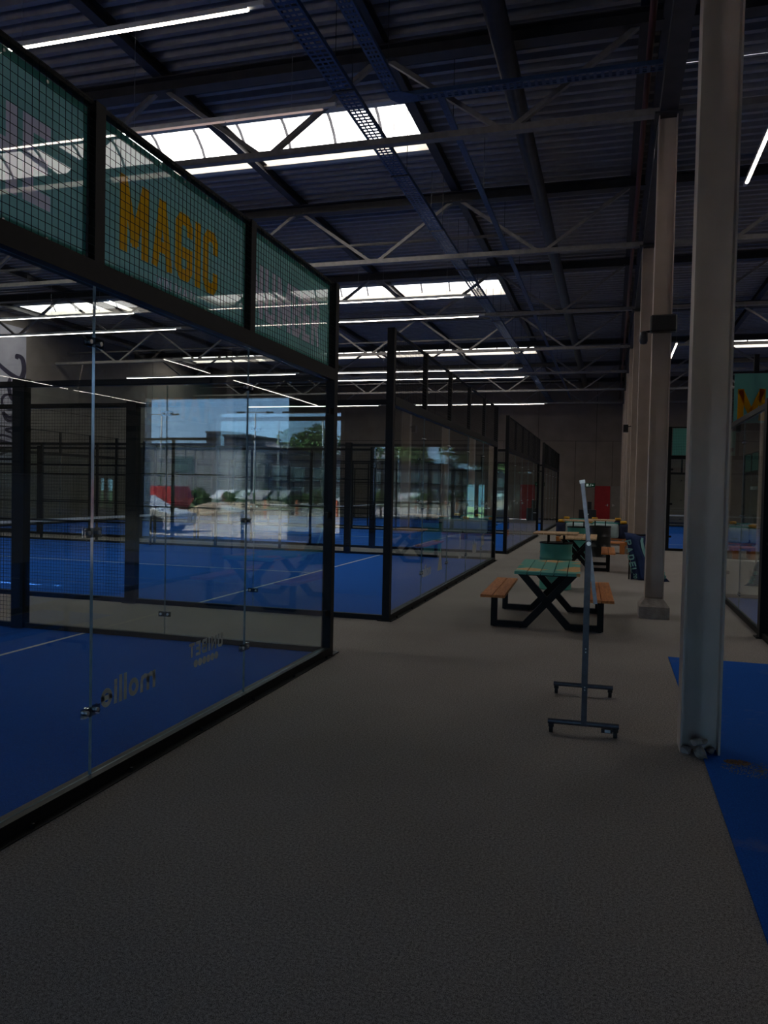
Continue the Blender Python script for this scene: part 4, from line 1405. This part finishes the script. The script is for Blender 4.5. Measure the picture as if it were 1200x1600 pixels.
# ------------------------------------------------------------------ script mural on the left wall
mu = tag(empty('wall_mural', (XL, 0, 0)), 'tall pale wall hanging with dark script lettering on the left wall', 'wall hanging')
MB().box(.0, .02, 23.4, 28.68, 2.6, 8.5).build('hanging_cloth', M['mural'], mu)
def stroke(pts, w, name='script_stroke'):
    """smooth flat ribbon through (y, z) points"""
    P = [Vector((a, b)) for a, b in pts]
    fine = []
    for i in range(len(P)-1):
        p0 = P[max(0, i-1)]; p1 = P[i]; p2 = P[i+1]; p3 = P[min(len(P)-1, i+2)]
        for k in range(8):
            t = k/8
            fine.append(.5*((2*p1)+(p2-p0)*t+(2*p0-5*p1+4*p2-p3)*t*t+(3*p1-p0-3*p2+p3)*t**3))
    fine.append(P[-1])
    mb = MB(); n = len(fine)
    for i, p in enumerate(fine):
        d = (fine[min(n-1, i+1)]-fine[max(0, i-1)])
        d = d.normalized() if d.length > 1e-6 else Vector((1, 0))
        q = Vector((-d.y, d.x)); ww = w*(.45+.55*math.sin(math.pi*min(1, max(0, i/n)))**.5)*(.75+.35*abs(d.y))
        for s in (-1, 1):
            for x in (.021, .026): mb.v.append((x, p.x+q.x*s*ww/2, p.y+q.y*s*ww/2))
    for i in range(n-1):
        a = i*4; b = a+4
        mb.f += [(a+1, a+3, b+3, b+1), (a, b, b+2, a+2), (a, a+1, b+1, b), (a+2, b+2, b+3, a+3)]; mb.m += [0]*4
    mb.build(name, M['mural_ink'], mu)
stroke([(26.6, 7.0), (27.3, 6.6), (27.9, 6.35), (28.35, 6.3), (28.55, 6.7), (28.45, 7.15), (28.15, 7.25), (28.1, 7.1)], .26)
stroke([(27.75, 6.25), (27.65, 5.9), (27.8, 5.4), (28.1, 5.25)], .2)
stroke([(28.2, 5.1), (27.8, 5.5), (27.35, 5.4), (27.3, 5.05), (27.7, 4.9), (28.15, 5.1), (28.2, 4.75), (27.7, 4.55), (27.35, 4.7), (27.6, 4.4), (28.2, 4.45), (28.1, 4.15), (27.5, 4.0), (27.9, 3.85), (28.2, 3.6)], .16)
stroke([(28.2, 3.6), (27.3, 3.75), (26.9, 3.55), (27.6, 3.45), (28.2, 3.3), (27.4, 3.0), (27.1, 2.9)], .15)

# ------------------------------------------------------------------ outdoors behind the gateway (seen mirrored in the court glass)
struct(MB().box(-170, 120, -190, YB-.33, -.3, -.02).build('ground_yard', M['pavement']))
struct(MB().box(-120, 120, YF+.3, 160, -.3, -.03).build('ground_garden', M['grass']))
lines = tag(empty('parking_markings', (0, 0, 0)), 'white parking bay lines painted on the sunlit yard', 'markings')
for i in range(5):
    MB().box(-13.4+i*2.6, -13.28+i*2.6, -14.2, -9.4, -.02, -.016).build('bay_line', M['road_line'], lines)
MB().box(-13.4, -2.9, -14.32, -14.2, -.02, -.016).build('bay_line', M['road_line'], lines)
# white car
car = tag(empty('parked_car', (-17.75, -10.6, -.02)), 'white parked car nosing in beside the open gateway', 'car')
body = MB()
sec = [(2.15, .25), (2.2, .55), (2.1, .72), (1.2, .92), (.35, 1.38), (-1.2, 1.42), (-1.95, 1.0), (-2.15, .9), (-2.2, .3), (-1.72, .25), (-1.6, .5), (-1.3, .62), (-1.0, .5), (-.88, .25), (.98, .25), (1.1, .5), (1.4, .62), (1.7, .5), (1.82, .25)]
body.prism(sec, -.86, .86, axis='y')
body.build('car_body', M['cardboard_white'], car, bevel=.05)
MB().prism([(1.1, .95), (.34, 1.34), (-1.15, 1.37), (-1.75, 1.02)], -.875, .875, axis='y').build('side_window', M['carglass'], car)
for x in (-1.3, 1.4):
    for y in (-.8, .8):
        w_ = MB().tube((x, y-.1, .31), (x, y+.1, .31), .31, 20).build('wheel', M['rubber'], car)
        rmb = MB()
        yo = .105 if y > 0 else -.105
        for k in range(10):
            a = k*math.pi/5
            rmb.bar((x, y+yo, .31), (x+.22*math.cos(a), y+yo, .31+.22*math.sin(a)), .02, .035)
        rmb.tube((x, y+yo-.01, .31), (x, y+yo+.01, .31), .05, 12)
        rmb.build('rim', M['rim'], w_)
MB().box(2.12, 2.2, -.8, -.5, .6, .7).box(2.12, 2.2, .5, .8, .6, .7).build('headlight', M['sticker'], car)
# red container
rc = tag(empty('waste_container', (-30.2, -29.5, -.02)), 'red waste container standing behind the white car', 'container')
MB().prism([(-3.2, .15), (3.0, .15), (3.4, .9), (3.0, 1.7), (-3.2, 1.7)], -1.1, 1.1, axis='y').build('container_body', M['skip_red'], rc)
for x in (-2.4, -1.2, 0, 1.2, 2.4):
    MB().box(x-.05, x+.05, 1.1, 1.16, .15, 1.7).build('rib', M['skip_red'], rc)
for x in (-2.5, 2.5): MB().box(x-.2, x+.2, -1, 1, 0, .15).build('runner', M['black'], rc)
# sand heap
sand_me = blob('sand_heap', M['sand'], 21, 2.6, 2.2, .95, 4, .12)
sd = link('sand_heap', sand_me, None, (-22.2, -26.5, -.1))
tag(sd, 'low heap of brown builders sand in the yard', 'sand')
sd2 = link('sand_heap', sand_me, None, (-14.2, -31.5, -.35)); sd2.rotation_euler = (0, 0, 1.3)
tag(sd2, 'smaller flatter heap of sand right of the first', 'sand')
# barrier
br = tag(empty('road_barrier', (-18.5, -24, -.02)), 'white rail barrier on orange posts at the edge of the yard', 'barrier')
for i in range(5):
    MB().tube((i*2.6, 0, 0), (i*2.6, 0, 1.05), .07, 10).build('barrier_post', M['orange'], br)
MB().box(-.2, 10.6, -.12, -.08, .72, .84).build('rail', M['whitebar'], br)
MB().box(-.2, 10.6, -.12, -.08, .38, .5).build('rail', M['whitebar'], br)
struct(MB().box(-160, 110, -62, -34, -.02, .06).build('ground_verge', M['grass']))
# buildings
def building(name, x0, x1, y, h, depth, mat, label, wins):
    b = tag(empty(name, ((x0+x1)/2, y, 0)), label, 'building')
    hw = (x1-x0)/2
    MB().box(-hw, hw, -depth, 0, -.1, h).build('walls', M[mat], b)
    MB().box(-hw-.15, hw+.15, -depth-.1, .15, h, h+.25).build('parapet', M['facade_navy'] if mat == 'facade' else M['dark_steel'], b)
    for (wx, wz, ww, wh) in wins:
        f = MB().box(wx-ww/2-.06, wx+ww/2+.06, 0, .06, wz-.06, wz+wh+.06).build('window_frame', M['galv'], b)
        MB().box(wx-ww/2, wx+ww/2, .06, .08, wz, wz+wh).build('pane', M['winglass'], f)
    return b
building('warehouse', -75, -33.8, -52, 5.6, 18, 'facade', 'long grey warehouse across the yard', [(-16+6*i, 3.2, 2.2, 1.4) for i in range(6)])
building('office_block', -33.5, -14, -54, 4.9, 12, 'facade_navy', 'dark navy office block beside the grey warehouse', [(-7.2+2.4*i, 2.5, 1.4, 1.3) for i in range(7)] + [(-7.2+2.4*i, .6, 1.4, 1.2) for i in range(7)])
building('plant_house', -49, -45.5, -72, 8.3, 10, 'facade_navy', 'taller dark block standing behind the grey warehouse', [])
building('apartment_block', -66, -44, -125, 10.5, 16, 'facade', 'distant grey apartment block on the skyline', [(-9+3*i, 7.5, 1.6, 1.4) for i in range(7)])
building('garden_house', -16, 2, 95, 6, 8, 'whitebar', 'white house beyond the glazed garden door', [(-4+3*i, 1.2, 1.4, 1.6) for i in range(4)])
# lamp poles
for i, (x, y) in enumerate([(-27.4, -41), (-23.4, -41), (-36.5, -42)]):
    lp = tag(empty('yard_lamp', (x, y, 0)), ['tall yard lamp pole before the navy office block', 'second yard lamp pole right of the first', 'yard lamp pole before the grey warehouse'][i], 'lamp pole', 'yard lamp poles')
    MB().tube((0, 0, 0), (0, 0, 7.6), .11, 10, r1=.06).build('pole', M['galv'], lp, smooth=True)
    MB().bar((-1.1, 0, 7.7), (1.1, 0, 7.7), .06).build('arm', M['galv'], lp)
    for s in (-1, 1): MB().box(s*1.3-.3, s*1.3+.3, -.1, .1, 7.62, 7.74).build('lamp_head', M['dark_steel'], lp)
# distant parked cars
cols_ = [('cardboard_white', 'white'), ('facade', 'grey'), ('navy', 'dark blue'), ('cardboard_white', 'white'), ('rim', 'black'), ('palecloth', 'pale blue')]
for i, (m_, nm) in enumerate(cols_):
    cc = tag(empty('parked_car', (-33+i*3.4, -47.5, .06), R(90)), 'far %s parked car, %s from the left along the verge' % (nm, ['first', 'second', 'third', 'fourth', 'fifth', 'sixth'][i]), 'car', 'cars parked along the verge')
    MB().prism(sec, -.86, .86, axis='y').build('car_body', M[m_], cc)
    MB().prism([(1.1, .95), (.34, 1.34), (-1.15, 1.37), (-1.75, 1.02)], -.875, .875, axis='y').build('side_window', M['carglass'], cc)
    for x in (-1.3, 1.4):
        for y in (-.8, .8): MB().tube((x, y-.1, .31), (x, y+.1, .31), .31, 14).build('wheel', M['rubber'], cc)
# trees
def foliage(seed, rx, rz, n, s):
    rnd = random.Random(seed); mb = MB()
    lobes = [(Vector((rnd.uniform(-.6, .6)*rx, rnd.uniform(-.6, .6)*rx, rnd.uniform(-.5, .6)*rz)), rnd.uniform(.45, .7)) for _ in range(9)]
    for i in range(n):
        c_, k = rnd.choice(lobes)
        d = Vector((rnd.gauss(0, 1), rnd.gauss(0, 1), rnd.gauss(0, 1))).normalized()
        p = c_+Vector((d.x*rx, d.y*rx, d.z*rz))*k*rnd.uniform(.75, 1.0)
        a = Vector((rnd.gauss(0, 1), rnd.gauss(0, 1), rnd.gauss(0, 1))).normalized()*s
        b_ = a.cross(d).normalized()*s*.7
        q = len(mb.v)
        mb.v += [tuple(p-a), tuple(p+b_), tuple(p+a), tuple(p-b_)]
        mb.f.append((q, q+1, q+2, q+3)); mb.m.append(0)
    return mb
leaf_me = [foliage(11+i, 2.6, 2.3, 2600, .2).mesh('crown', M['leaf']) for i in range(2)]
trunk_me = MB().tube((0, 0, 0), (.1, .05, 3.4), .2, 10, r1=.1).tube((.05, 0, 2.2), (1.0, .3, 4.2), .08, 8, r1=.03).tube((.05, 0, 2.4), (-.9, -.3, 4.3), .08, 8, r1=.03).mesh('trunk', M['bark'])
tp = [(-39, -80, 1.4), (-30, -79, 1.45), (-21, -79, 1.4), (-12, -78, 1.4), (-3, -76, 1.4), (6, -74, 1.4), (-14.5, 64, 1.0), (-7.5, 72, 1.2), (-.5, 66, 1.0)]
tw = ['one', 'two', 'three', 'four', 'five', 'six', 'seven', 'eight', 'nine']
for i, (x, y, s) in enumerate(tp):
    lab = 'leafy green tree number %s in the row behind the yard buildings' % tw[i] if i < 6 else 'leafy tree in the garden beyond the far glazed door, %s' % ['left', 'middle', 'right'][i-6]
    t = tag(empty('leafy_tree', (x, y, 0), i*1.1), lab, 'tree', 'trees outdoors')
    t.scale = (s, s, s)
    link('crown', leaf_me[i % 2], t, (0, 0, 5.0)); link('trunk', trunk_me, t)
shrub_me = foliage(31, 1.2, .8, 1200, .12).mesh('foliage', M['leaf'])
for i, (x, y) in enumerate([(-33, -42.5), (-30, -42.5), (-25.4, -42.5), (-20.5, -42.5), (-17, -42.5)]):
    o = link('yard_shrub', shrub_me, None, (x, y, .75), (0, 0, i))
    tag(o, 'green shrub on the verge, %s from the warehouse end' % ['first', 'second', 'third', 'fourth', 'fifth'][i], 'shrub', 'shrubs on the verge')
